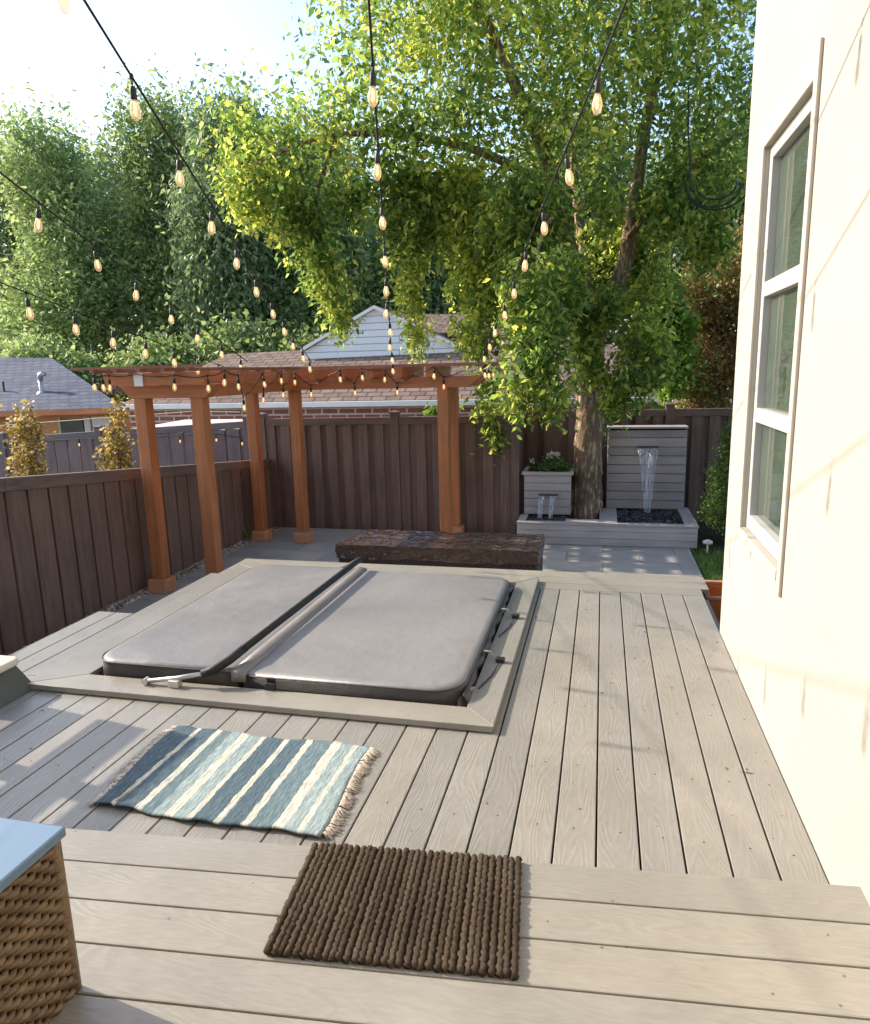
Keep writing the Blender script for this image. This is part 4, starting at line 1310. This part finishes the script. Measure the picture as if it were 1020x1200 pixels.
low = [(-4.80, 9.70, 4.29, 0.58, 0.58, 0.53),
       (-4.22, 9.70, 3.87, 0.53, 0.47, 0.53),
       (-3.90, 9.70, 3.29, 0.38, 0.40, 0.53),
       (-3.69, 9.70, 2.76, 0.26, 0.30, 0.47),
       (-3.62, 9.70, 2.42, 0.16, 0.21, 0.32),
       (-2.63, 9.80, 3.71, 0.34, 0.42, 0.63),
       (-2.61, 9.80, 2.86, 0.27, 0.32, 0.53),
       (-2.55, 9.80, 2.18, 0.23, 0.25, 0.34),
       (-1.82, 10.00, 3.68, 0.50, 0.52, 0.73),
       (-1.72, 10.00, 2.80, 0.47, 0.47, 0.62),
       (-1.77, 9.90, 2.17, 0.34, 0.34, 0.36),
       (-1.51, 9.95, 1.34, 0.23, 0.21, 0.52),
       (-1.49, 9.95, 0.77, 0.18, 0.16, 0.29),
       (-2.01, 10.00, 1.03, 0.05, 0.06, 0.33),
       (-1.10, 9.50, 3.30, 0.50, 0.55, 0.65),
       (-0.85, 8.40, 2.41, 0.43, 0.43, 0.54),
       (-0.71, 8.36, 1.74, 0.45, 0.40, 0.45),
       (-0.98, 8.40, 1.47, 0.29, 0.25, 0.29),
       (-0.49, 8.40, 1.29, 0.23, 0.27, 0.23),
       (-0.62, 9.50, 3.50, 0.26, 0.40, 0.40),
       (-0.40, 9.70, 2.30, 0.22, 0.30, 0.40),
       (-0.05, 10.90, 3.00, 0.50, 0.30, 0.80),
       (0.35, 9.70, 1.50, 0.35, 0.38, 0.40),
       (0.50, 9.70, 1.95, 0.32, 0.35, 0.35),
       (0.15, 9.70, 1.25, 0.22, 0.25, 0.25),
       (0.10, 9.80, 2.45, 0.22, 0.35, 0.25),
       (0.62, 9.90, 2.70, 0.30, 0.40, 0.30),
       (0.85, 10.00, 3.60, 0.48, 0.55, 0.40),
       (0.00, 9.80, 3.65, 0.22, 0.35, 0.35)]
hi = [(-.5, 9.9, 4.9, 1.7, 1.5, .8), (-2.3, 9.6, 4.8, 1.3, 1.1, .55), (1.3, 10.4, 4.7, 1.1, 1.2, .7), (-.6, 10.1, 6.3, 2.3, 2.1, 1.1), (-3.5, 9.3, 4.9, 1.1, .95, .5), (.9, 10.6, 6.0, 1.6, 1.6, 1.0), (-2.4, 9.8, 6.2, 1.7, 1.6, .9), (-.6, 10.3, 7.4, 1.7, 1.6, .8), (-4.5, 9.2, 4.8, .7, .7, .4)]
low += [(-2.62, 9.85, 3.55, .42, .4, .6), (-2.15, 9.9, 3.7, .40, .4, .5), (-3.35, 9.75, 4.0, .4, .4, .3), (.35, 10.8, 3.2, .6, .4, .8), (1.05, 10.3, 3.9, .6, .5, .5), (1.3, 10.6, 3.3, .38, .4, .4), (-.20, 9.85, 1.72, .26, .22, .28), (-.25, 9.8, 2.15, .30, .28, .32), (-.65, 9.2, 2.6, .4, .35, .5), (.75, 9.9, 1.85, .26, .3, .35), (-1.35, 10.0, 3.1, .50, .45, .75), (-1.95, 10.0, 4.0, .6, .5, .4), (-1.0, 9.3, 3.7, .5, .5, .4), (-2.65, 9.9, 4.15, .5, .5, .35), (-.35, 8.9, 2.75, .25, .3, .35)]
P1 = crown_points(rng, low, 2900, 18, 0.19, 0.35, 0.1)
P2 = crown_points(rng, hi, 2200, 17, 0.28, 0.6, 0.2)
P = np.vstack([P1, P2])
V, F = leaf_mesh(rng, P, 0.100, 0.044, 0.40, 0)
np_mesh('crown', V, F, M['leaf_big'], bt)

# --- trees on the neighbours' land
BGL = 'trees beyond the fences'
def bg(base, blobs, mat, label, seed, n=900, per=15, cs=0.9, L=0.24, W=0.10, droop=0.35, tr=0.3, hang=0.4):
    return tree('background_tree', base, blobs, mat, int(n*1.9), per, cs, L, W, label, BGL, droop, seed, tr, 'bark_grey', hang)
gz = -1.6
bg((-23.5, 29, gz), [(-24.5, 28, 4.5, 2.6, 2, 2.6), (-23, 29, 8, 2.8, 2.4, 2.4), (-24.5, 29, 11, 2.2, 2, 2.4), (-22, 28, 5.5, 1.8, 1.8, 2.4)], 'leaf_bgy', 'yellow green tree at the far left above the blue grey roof', 31, 1100)
bg((-28.5, 31, gz), [(-29, 31, 5, 3, 2, 4), (-28, 31, 10, 3, 2, 3)], 'leaf_bgb', 'dark blue green tree at the left edge, behind the yellow green one', 32, 900)
bg((-18.6, 29, gz), [(-19, 29, 5.5, 2.2, 2, 2.4), (-18.6, 29, 8.6, 2.4, 2, 2.2), (-18.8, 29, 11.5, 2, 1.8, 2.0), (-17.2, 29, 6.5, 1.8, 1.6, 2.4)], 'leaf_bg', 'tall mid green tree over the left end of the pergola', 33, 1100)
bg((-14.6, 27, gz), [(-15.2, 27, 5.2, 1.8, 1.6, 2.2), (-14.6, 27, 8.2, 2.2, 2, 2.0), (-13.6, 27, 6.0, 1.5, 1.6, 2.2), (-14.2, 27, 10.6, 1.7, 1.6, 1.8)], 'leaf_bgb', 'soft grey green tree over the pergola, right of the tall mid green one', 34, 1100, droop=0.5)
bg((-10.8, 28, gz), [(-11, 28, 4.2, 2.2, 2, 2.5), (-11, 28, 7, 1.8, 2, 1.5), (-9.2, 28, 5, 1.6, 1.8, 2.4), (-11.6, 28, 9.6, 1.7, 1.6, 1.6)], 'leaf_bg', 'dark tree behind the left slope of the white gable', 35, 1000)
bg((-6.2, 29, gz), [(-6.6, 29, 4.4, 2.4, 2, 2.8), (-5.4, 29, 7.2, 2.0, 2, 1.8), (-7.6, 29, 6.0, 1.2, 1.6, 1.8)], 'leaf_bgb', 'dark tree behind the right slope of the white gable', 36, 900)
bg((-1.5, 27, gz), [(-1.8, 27, 4.8, 2.4, 2, 3), (-1, 27, 8.2, 2.4, 2, 2)], 'leaf_bg', 'green tree far behind the trunk of the shade tree', 37, 800)
bg((3.4, 25, gz), [(2.6, 25, 5.2, 1.7, 2, 2.4), (4.0, 25, 7, 1.8, 2, 2.2)], 'leaf_bgb', 'blue green tree far behind the copper leaved one', 38, 900)
bg((-21, 24, gz), [(-21.6, 24, 1.6, 1.6, 1.2, 1.7), (-19.8, 24, 1.3, 1.1, 1.1, 1.3)], 'leaf_bgy', 'low pale green tree just behind the ridge of the blue grey roof', 39, 420, 15, 0.6, 0.22, 0.11)
bg((-16.2, 24.5, gz), [(-16.4, 24.5, 1.3, 2.2, 1.4, 1.8), (-13.2, 24.5, 1.6, 2.2, 1.4, 1.9), (-10.6, 24.5, 1.4, 1.8, 1.4, 1.7)], 'leaf_bg', 'low dark thicket behind the left end of the brick house roof', 40, 900, 15, 0.7, 0.24, 0.12, hang=0.0)

bg((-31, 38, gz), [(-31, 38, 5, 4.5, 2, 5), (-29, 38, 11, 4, 2, 4)], 'leaf_bg', 'broad green tree farthest back at the left edge', 41, 900, L=0.30, W=0.14)
bg((-22, 37, gz), [(-22, 37, 4, 4.5, 2, 5), (-21, 37, 10.5, 4, 2, 4.0)], 'leaf_bgb', 'broad dusky tree far back between the two left hand trees', 42, 1000, L=0.30, W=0.14)
bg((-14.5, 36, gz), [(-14.5, 36, 4, 4.2, 2, 5), (-14, 36, 9.5, 3.6, 2, 3.6)], 'leaf_bg', 'broad dusky tree far back above the brick house', 43, 1000, L=0.30, W=0.14)
bg((-7, 36, gz), [(-7.5, 36, 4, 4.2, 2, 5), (-4.5, 36, 7.0, 3.4, 2, 3.6)], 'leaf_bg', 'broad tree far back behind the white gable', 44, 900, L=0.30, W=0.14)
bg((1.5, 34, gz), [(0.5, 34, 5, 4.0, 2, 5), (3.5, 34, 8, 3.4, 2, 3.6)], 'leaf_bgb', 'broad tree far back behind the upper limbs of the shade tree', 45, 900, L=0.30, W=0.14)
tree('copper_tree', (2.1, 12.6, -0.9), [(1.75, 12.5, 1.75, .62, .6, .75), (1.95, 12.5, 2.75, .75, .6, .75), (2.7, 12.6, 2.2, .9, .7, 1.2), (1.6, 12.3, 1.1, .45, .4, .35), (1.30, 12.4, 2.75, .35, .4, .5), (1.3, 12.4, 1.5, .35, .4, .4), (2.4, 12.6, 3.4, .6, .6, .5)], 'leaf_brown', 1500, 17, 0.2, 0.075, 0.045, 'bushy tree with brownish copper leaves beyond the fence, beside the house wall', None, 0.4, 51, 0.07, 'bark_grey', 0.3)
tree('lilac_shrub', (0.95, 11.9, -0.9), [(0.95, 11.8, 2.25, .40, .35, .50), (1.05, 11.8, 1.65, .35, .3, .45), (0.8, 11.8, 2.8, .26, .3, .25)], 'leaf_green', 330, 14, 0.22, 0.11, 0.06, 'bright green shrub over the fence between the shade tree and the copper tree', None, 0.4, 52, 0.05, 'bark_grey', 0.2, 'shrub')
tree('vine_shoot', (-2.45, 10.5, -0.9), [(-2.48, 10.4, .98, .16, .1, .10), (-2.3, 10.4, 1.02, .1, .1, .08)], 'leaf_green', 26, 8, 0.07, 0.09, 0.05, 'leafy green shoot peeping over the fence beside the right pergola post', None, 0.3, 53, 0.015, 'bark_grey', 0, 'plant')
tree('aspen_sapling', (-7.85, 8.3, -1.5), [(-7.82, 8.3, 1.10, .14, .14, .22), (-7.85, 8.3, .78, .24, .22, .30), (-7.88, 8.3, .35, .28, .25, .32), (-7.9, 8.3, -.2, .26, .25, .4)], 'leaf_gold', 260, 12, 0.13, 0.055, 0.040, 'slender sapling with gold leaves behind the low fence at the far left', 'gold leaved saplings', 0.3, 54, 0.025, 'bark_grey', 0.2)
tree('aspen_sapling', (-6.42, 8.3, -1.5), [(-6.33, 8.3, 1.12, .10, .12, .20), (-6.4, 8.3, .80, .20, .2, .26), (-6.42, 8.3, .40, .25, .25, .32), (-6.42, 8.3, -.2, .24, .25, .4)], 'leaf_gold', 240, 12, 0.12, 0.055, 0.040, 'slender sapling with gold and cream leaves just left of the front pergola post', 'gold leaved saplings', 0.3, 55, 0.025, 'bark_grey', 0.2)
# arborvitae
tree('arborvitae', (1.76, 9.85, PZ), [(1.74, 9.85, .88, .09, .09, .20), (1.74, 9.85, .55, .22, .22, .34), (1.72, 9.85, .10, .34, .32, .38), (1.72, 9.85, -.30, .38, .34, .30)], 'leaf_cyp', 1000, 20, 0.10, 0.040, 0.020, 'narrow dark green arborvitae standing between the fountain and the house', None, 0.02, 56, 0.04, 'bark_grey', 0, 'shrub', 0.3)
# flowers in the planter box
fp = empty('flowering_plant', (-0.72, 10.2, PLZ+0.012), 'leafy plant with a pale flower head growing in the planter box', 'plant')
rng = np.random.default_rng(61)
P = crown_points(rng, [(-0.66, 10.2, PLZ+0.12, .16, .14, .10), (-0.55, 10.2, PLZ+0.09, .14, .14, .08), (-0.85, 10.2, PLZ+0.08, .13, .12, .06)], 70, 9, 0.07)
V, F = leaf_mesh(rng, P, 0.08, 0.022, 0.1, 0)
np_mesh('foliage', V, F, M['leaf_cyp'], fp)
P = crown_points(rng, [(-0.68, 10.18, PLZ+0.265, .09, .07, .035), (-0.98, 10.15, PLZ+0.17, .02, .02, .015)], 26, 8, 0.03)
V, F = leaf_mesh(rng, P, 0.028, 0.022, 0.0, 0)
np_mesh('flower_head', V, F, M['petal'], fp)
stm = MB()
for k in range(7):
    stm.tube([(-0.7, 10.2, PLZ+0.0), (-0.69+0.02*math.sin(k*2), 10.19, PLZ+0.14), (-0.74+0.02*k, 10.18+0.01*math.cos(k), PLZ+0.26)], 0.004, 5)
stm.tube([(-0.9, 10.18, PLZ+0.0), (-0.98, 10.15, PLZ+0.165)], 0.003, 5)
stm.build('stem', M['leaf_cyp'], fp)
# small weed in the fence corner
wd = empty('weed', (-4.93, 9.0, PZ), 'small pale weed in the corner by the low fence and a pergola post', 'plant')
sm_ = MB()
for k in range(7):
    a = k*0.9
    sm_.tube([(-4.93, 9.0, PZ), (-4.93+0.03*math.cos(a), 9.0+0.03*math.sin(a), PZ+0.12), (-4.93+0.08*math.cos(a), 9.0+0.06*math.sin(a), PZ+0.20+0.02*(k % 3))], [0.004, 0.004, 0.002], 5)
sm_.build('stem', M['leaf_green'], wd)

# leafless dead brush by the roofs
def brush(base, rad, n, seed, label):
    rng = np.random.default_rng(seed)
    bm_ = MB()
    b0 = Vector(base)
    for k in range(n):
        a = rng.uniform(0, 6.28); e_ = rng.uniform(0.0, 1.2)
        d = Vector((math.cos(a)*math.cos(e_), 0.6*math.sin(a)*math.cos(e_), math.sin(e_)))
        p = b0 + Vector((rng.normal(0, .2), 0, 0))
        l_ = rad*rng.uniform(.5, 1)
        bm_.tube([p, p+d*l_*.5+Vector(rng.normal(0, .08, 3)), p+d*l_+Vector((0, 0, -0.25*l_))], [0.03, 0.018, 0.006], 5)
    o = bm_.build('dead_brush', M['twig'], at=base)
    tag(o, label, 'brush', 'dead brush behind the roofs')
brush((-19.2, 20.5, 1.6), 1.3, 46, 71, 'grey leafless brush behind the left end of the blue grey roof')
brush((-15.6, 20.5, 1.2), 1.2, 46, 72, 'brown leafless brush behind the right end of the blue grey roof')

# ================================================================== NEIGHBOUR HOUSES
bh = empty('neighbour_house', (-15, 17, -1.6), 'tan house with a blue grey shingle roof at the far left', 'house')
wl = MB().box(-24, -13.3, 16.35, 21, -1.6, 0.74)
wl.build('wall', M['tan'], bh)
# hip roof: eave at y=16, ridge further back
def quadslab(mb, p, th=0.12):
    mb.prism(p, (0, 0, -th))
rb = MB()
rb.add([(-24.4, 15.85, 0.70), (-11.9, 15.85, 0.88), (-19.0, 22.6, 0.83), (-24.4, 22.6, 0.70), (-24.4, 19.2, 2.52), (-16.8, 19.2, 2.28)],
       [(0, 1, 5, 4), (1, 2, 5), (2, 3, 4, 5), (0, 4, 3), (3, 2, 1, 0)])
rf = rb.build('roof', M['shingle_blue'], bh)
vp = MB()
vp.tube([(-15.25, 16.9, 1.05), (-15.25, 16.9, 1.62)], 0.055, 12)
vp.tube([(-15.25, 16.9, 1.62), (-15.2, 16.88, 1.76), (-15.05, 16.85, 1.78)], 0.075, 12)
vp.lathe([(0.20, 1.16), (0.09, 1.30)], (-15.25, 16.9, 0), 12)
vp.build('vent_pipe', M['galv'], rf, smooth=True)
for xx, yy, zz in ((-16.6, 17.0, 1.3), (-14.9, 18.7, 2.33)):
    MB().tube([(xx, yy, zz), (xx, yy, zz+0.25), (xx+0.06, yy-0.05, zz+0.27)], 0.03, 8).build('vent_pipe', M['black_plastic'], rf)
fs_ = MB().prism([(-24.4, 15.83, 0.545), (-11.9, 15.83, 0.73), (-11.9, 15.83, 0.875), (-24.4, 15.83, 0.695)], (0, -0.03, 0))
fs_.build('fascia', M['cedar_x'], bh)
wn = MB().box(-14.25, -13.55, 16.30, 16.345, -0.2, 0.55)
wno = wn.build('window', M['winglass'], bh)
MB().box(-14.30, -14.25, 16.29, 16.345, -0.25, 0.6).build('frame', M['trim'], wno)
wn = MB().box(-13.50, -13.32, 16.30, 16.345, -0.2, 0.60)
wn.box(-13.25, -12.7, 16.30, 16.345, -0.2, 0.62)
wn.build('window', M['blind'], bh)
MB().box(-13.30, -12.62, 16.346, 16.6, -1.6, 0.70).build('wall', M['tan'], bh)

kh = empty('neighbour_house', (-5, 16, -1.6), 'brick house with brown shingle roof and white gable behind the fence', 'house')
MB().box(-11.2, 1.4, 15.12, 22, -1.6, 0.94).build('wall', M['brick'], kh)
rb = MB()
rb.add([(-11.35, 15.0, 0.99), (1.75, 15.0, 0.99), (-0.15, 18.2, 2.36), (-10.15, 18.2, 2.20), (-11.35, 21.4, 0.96), (1.75, 21.4, 0.96)],
       [(0, 1, 2, 3), (1, 5, 2), (5, 4, 3, 2), (4, 0, 3), (0, 4, 5, 1)])
rf = rb.build('roof', M['shingle_brown'], kh)
gt = MB().box(-11.35, 1.75, 14.92, 14.995, 0.865, 0.985)
gt.build('gutter', M['white'], kh, bevel=0.01)
# cross gable with white siding
gb = MB().prism([(-7.58, 17.5, 1.9), (-3.60, 17.5, 1.9), (-3.60, 17.5, 2.17), (-5.60, 17.5, 3.155), (-7.58, 17.5, 2.17)], (0, 2.6, 0))
gbo = gb.build('gable', M['siding'], kh)
gr = MB()
gr.prism([(-7.62, 17.38, 2.17), (-5.60, 17.38, 3.16), (-5.60, 17.38, 3.24), (-7.62, 17.38, 2.25)], (0, 0.10, 0))
gr.prism([(-5.60, 17.38, 3.16), (-3.56, 17.38, 2.17), (-3.56, 17.38, 2.25), (-5.60, 17.38, 3.24)], (0, 0.10, 0))
gr.build('rake_trim', M['white'], gbo)
gr2 = MB()
gr2.prism([(-7.62, 17.49, 2.20), (-5.60, 17.49, 3.19), (-5.60, 17.49, 3.235), (-7.62, 17.49, 2.245)], (0, 3.0, 0))
gr2.prism([(-5.60, 17.49, 3.19), (-3.56, 17.49, 2.20), (-3.56, 17.49, 2.245), (-5.60, 17.49, 3.235)], (0, 3.0, 0))
gr2.build('gable_roof', M['shingle_brown'], gbo)
# second roof plane to the right of the gable
rp = MB()
rp.add([(-4.6, 18.3, 2.6), (-2.4, 18.3, 2.45), (-3.4, 20.5, 3.15), (-5.2, 20.5, 3.22)], [(0, 1, 2, 3)])
rpo = rp.build('roof', M['shingle_brown'], kh)
rpo.modifiers.new('thick', 'SOLIDIFY').thickness = 0.1
bx = MB().box(-7.95, -7.55, 15.9, 16.2, 1.38, 1.68)
bx.prism([(-8.0, 15.84, 1.681), (-7.5, 15.84, 1.681), (-7.5, 16.25, 1.73), (-8.0, 16.25, 1.73)], (0, 0, 0.03))
bx.build('roof_vent', M['galv'], rf)

sh = empty('shed', (-6, 12, -1.6), 'low shed with a flat cream roof just behind the brown fence', 'shed')
MB().box(-8.3, -4.75, 11.5, 13.2, -1.6, 0.61).build('wall', M['white'], sh)
MB().prism([(-8.6, 11.3, 0.62), (-4.72, 11.3, 0.62), (-4.14, 13.4, 0.67), (-8.6, 13.4, 0.67)], (0, 0, 0.05)).build('roof', M['cream_roof'], sh, bevel=0.01)

up_ = empty('utility_pole', (1.22, 13.8, -1.2), 'weathered grey pole standing among the leaves above the copper tree', 'pole')
MB().tube([(1.22, 13.8, -1.2), (1.22, 13.8, 3.55)], [0.07, 0.055], 12).build('shaft', M['pole'], up_, smooth=True)
MB().tube([(1.22, 13.8, 3.551), (1.22, 13.8, 3.62)], [0.065, 0.03], 12).build('cap', M['galv'], up_)
# loop of cable hanging from the big tree
cl = MB()
for k, (r_, zc) in enumerate(((0.26, 3.62), (0.20, 3.66), (0.31, 3.64))):
    cl.tube([(1.22+r_*1.1*math.cos(a)+0.02*k, 9.3+0.03*k, zc+r_*0.8*math.sin(a)) for a in np.linspace(math.pi*0.98, math.pi*2.05, 16)], 0.010, 6)
cl.tube([(0.96, 9.3, 3.62), (0.9, 9.35, 4.3), (0.9, 9.5, 4.8)], 0.009, 6)
tag(cl.build('cable_coil', M['wire_black'], at=(1.2, 9.3, 3.6)), 'dark loop of cable hanging in the branches at the upper right', 'cable')
# path light
pl = empty('path_light', (1.36, 9.35, PZ), 'small pale path light on the grass beside the fountain', 'path light')
MB().tube([(1.36, 9.35, PZ-0.02), (1.36, 9.35, PZ+0.09)], 0.012, 8).build('stake', M['white_lamp'], pl)
MB().lathe([(0.02, 0.09), (0.06, 0.10), (0.06, 0.13), (0.02, 0.15)], (1.36, 9.35, PZ), 14).build('lamp_head', M['white_lamp'], pl, smooth=True)

# ================================================================== STRING LIGHTS
bulb_me = sock_me = fil_me = None
def make_bulb(p, parent, tilt, scale=0.82):
    """one pendant: drop cord + socket above, amber glass below; shared mesh data"""
    global bulb_me, sock_me, fil_me
    if bulb_me is None:
        t1 = MB().lathe([(0.010, -0.105), (0.014, -0.115), (0.023, -0.140), (0.0275, -0.162), (0.026, -0.182), (0.017, -0.203), (0.006, -0.212)], (0, 0, 0), 14)
        o1 = t1.build('light_bulb', M['bulb'], smooth=True); bulb_me = o1.data; bpy.data.objects.remove(o1)
        t2 = MB().lathe([(0.004, -0.045), (0.014, -0.05), (0.017, -0.065), (0.017, -0.105), (0.013, -0.112)], (0, 0, 0), 12)
        t2.tube([(0, 0, 0.006), (0, 0, -0.05)], 0.0035, 6)
        t2.lathe([(0.009, -0.016), (0.013, 0.0), (0.009, 0.012)], (0, 0, 0), 8)
        o2 = t2.build('socket', M['wire_black'], smooth=True); sock_me = o2.data; bpy.data.objects.remove(o2)
        t3 = MB().lathe([(0.003, -0.12), (0.0075, -0.13), (0.0085, -0.175), (0.003, -0.185)], (0, 0, 0), 8)
        o3 = t3.build('filament', M['filament'], smooth=True); fil_me = o3.data; bpy.data.objects.remove(o3)
    b = bpy.data.objects.new('light_bulb', bulb_me); COL.objects.link(b)
    b.parent = parent
    b.location = Vector(p)-origin(parent)
    b.rotation_euler = (tilt[0], tilt[1], random.uniform(0, 6))
    b.scale = (scale,)*3
    for nm, me in (('socket', sock_me), ('filament', fil_me)):
        s = bpy.data.objects.new(nm, me); COL.objects.link(s); s.parent = b

SG = 'string lights over the deck and along the pergola'
def strand(a, b_, k0, k1, kn, sag, label, rad=0.0055, kb=-99):
    """straight run from a (bulb 0) to b_ (fraction kn bulbs away); continues back towards the house to bulb k0"""
    A, B = Vector(a), Vector(b_)
    e = empty('string_lights', A, label, 'string lights', SG)
    t0 = k0/kn
    def pt(t_):
        p = A.lerp(B, t_)
        s = (t_-t0)/(1-t0)
        p.z -= sag*4*s*(1-s)
        return p
    pts = [pt(t0+(1-t0)*i/40) for i in range(41)]
    MB().tube(pts, rad, 8).build('cable', M['wire_black'], e, smooth=True)
    for k in range(max(kb, math.ceil(k0)+1), k1+1):
        make_bulb(pt(k/kn), e, (random.uniform(-.12, .12), random.uniform(-.18, .08)))
strand((-3.31, 3.84, 2.69), (-4.04, 7.67, 1.77), -7.6, 6, 6.4, 0.03, 'string of bulbs running from the upper left down to the middle of the pergola')
strand((-3.61, 3.98, 2.20), (-3.99, 7.04, 1.71), -8.6, 6, 6.3, 0.03, 'leftmost string of bulbs, entering low at the left edge of the photo', 0.0042, -1)
strand((-2.35, 4.16, 2.67), (-3.63, 8.60, 1.75), -7.0, 7, 7.4, 0.03, 'string of bulbs in front of the left drooping leaves, ending near the pergola corner')
strand((-1.34, 4.40, 2.66), (-2.71, 9.11, 1.67), -7.0, 7, 7.6, 0.02, 'string of bulbs that looks almost vertical in front of the white gable')
strand((-0.38, 4.63, 2.62), (-1.62, 9.40, 1.70), -5.8, 7, 7.4, 0.03, 'string of bulbs slanting from the upper right to the right end of the pergola')
# the run wound along the pergola
e = empty('string_lights', (-4.0, 8.0, 1.6), 'string of bulbs looped along the beams and rafters of the pergola', 'string lights', SG)
path = [(-5.09, 6.37, 1.655), (-5.0, 6.37, 1.65), (-4.91, 6.37, 1.645), (-4.63, 6.42, 1.655), (-4.2, 6.42, 1.64), (-3.83, 6.43, 1.62), (-3.82, 6.75, 1.67), (-3.82, 7.02, 1.62), (-3.90, 7.25, 1.38), (-3.82, 7.60, 1.63), (-3.95, 7.85, 1.44), (-3.80, 8.05, 1.66), (-3.95, 8.40, 1.48),
        (-3.98, 8.84, 1.63), (-3.84, 9.02, 1.46), (-3.50, 8.9, 1.60), (-3.35, 8.84, 1.655), (-3.22, 9.03, 1.47), (-3.05, 8.84, 1.67), (-2.73, 8.84, 1.64), (-2.63, 9.03, 1.465), (-2.35, 8.9, 1.58), (-2.08, 8.83, 1.67), (-2.0, 9.03, 1.53), (-1.75, 9.0, 1.60), (-1.42, 8.72, 1.665), (-1.37, 8.72, 1.66), (-1.32, 8.72, 1.67)]
cb = []
for i in range(len(path)-1):
    p, q = Vector(path[i]), Vector(path[i+1])
    for s in range(4):
        u_ = s/4
        v = p.lerp(q, u_); v.z -= 0.10*(q-p).length*4*u_*(1-u_)*0.6
        cb.append(v)
cb.append(Vector(path[-1]))
MB().tube(cb, 0.0055, 6).build('cable', M['wire_black'], e, smooth=True)
for i, p in enumerate(path):
    if i in (3, 15, 21, 24): continue
    make_bulb(p, e, (random.uniform(-.1, .1), random.uniform(-.1, .1)), 0.80)
tagm = MB().box(-4.68, -4.58, 6.44, 6.452, 1.53, 1.66)
tago = tagm.build('paper_tag', M['white'], e)
# the neighbour's strand on the far left fence
e = empty('string_lights', (-7.5, 9.95, 0.7), 'string of small bulbs hung along the neighbouring fence at the left', 'string lights')
pts = [(-11.4, 9.98, .62), (-9.72, 9.98, .60), (-8.41, 9.98, .645), (-6.53, 9.98, .70), (-5.89, 9.98, .72), (-5.45, 9.98, .66)]
MB().tube(pts, 0.006, 6).build('cable', M['wire_black'], e)
for p in pts[1:]: make_bulb(p, e, (0, 0), 0.6)
wr = MB().tube([(-11.4, 9.9, .80), (-9.85, 9.9, .88), (-7.68, 9.9, 1.0), (-6.2, 9.9, 1.08), (-5.4, 9.9, 1.06)], 0.008, 6)
tag(wr.build('clothes_line', M['wire_pale'], at=(-8, 9.9, 0.9)), 'thin pale line stretched above the neighbouring fence at the left', 'line')
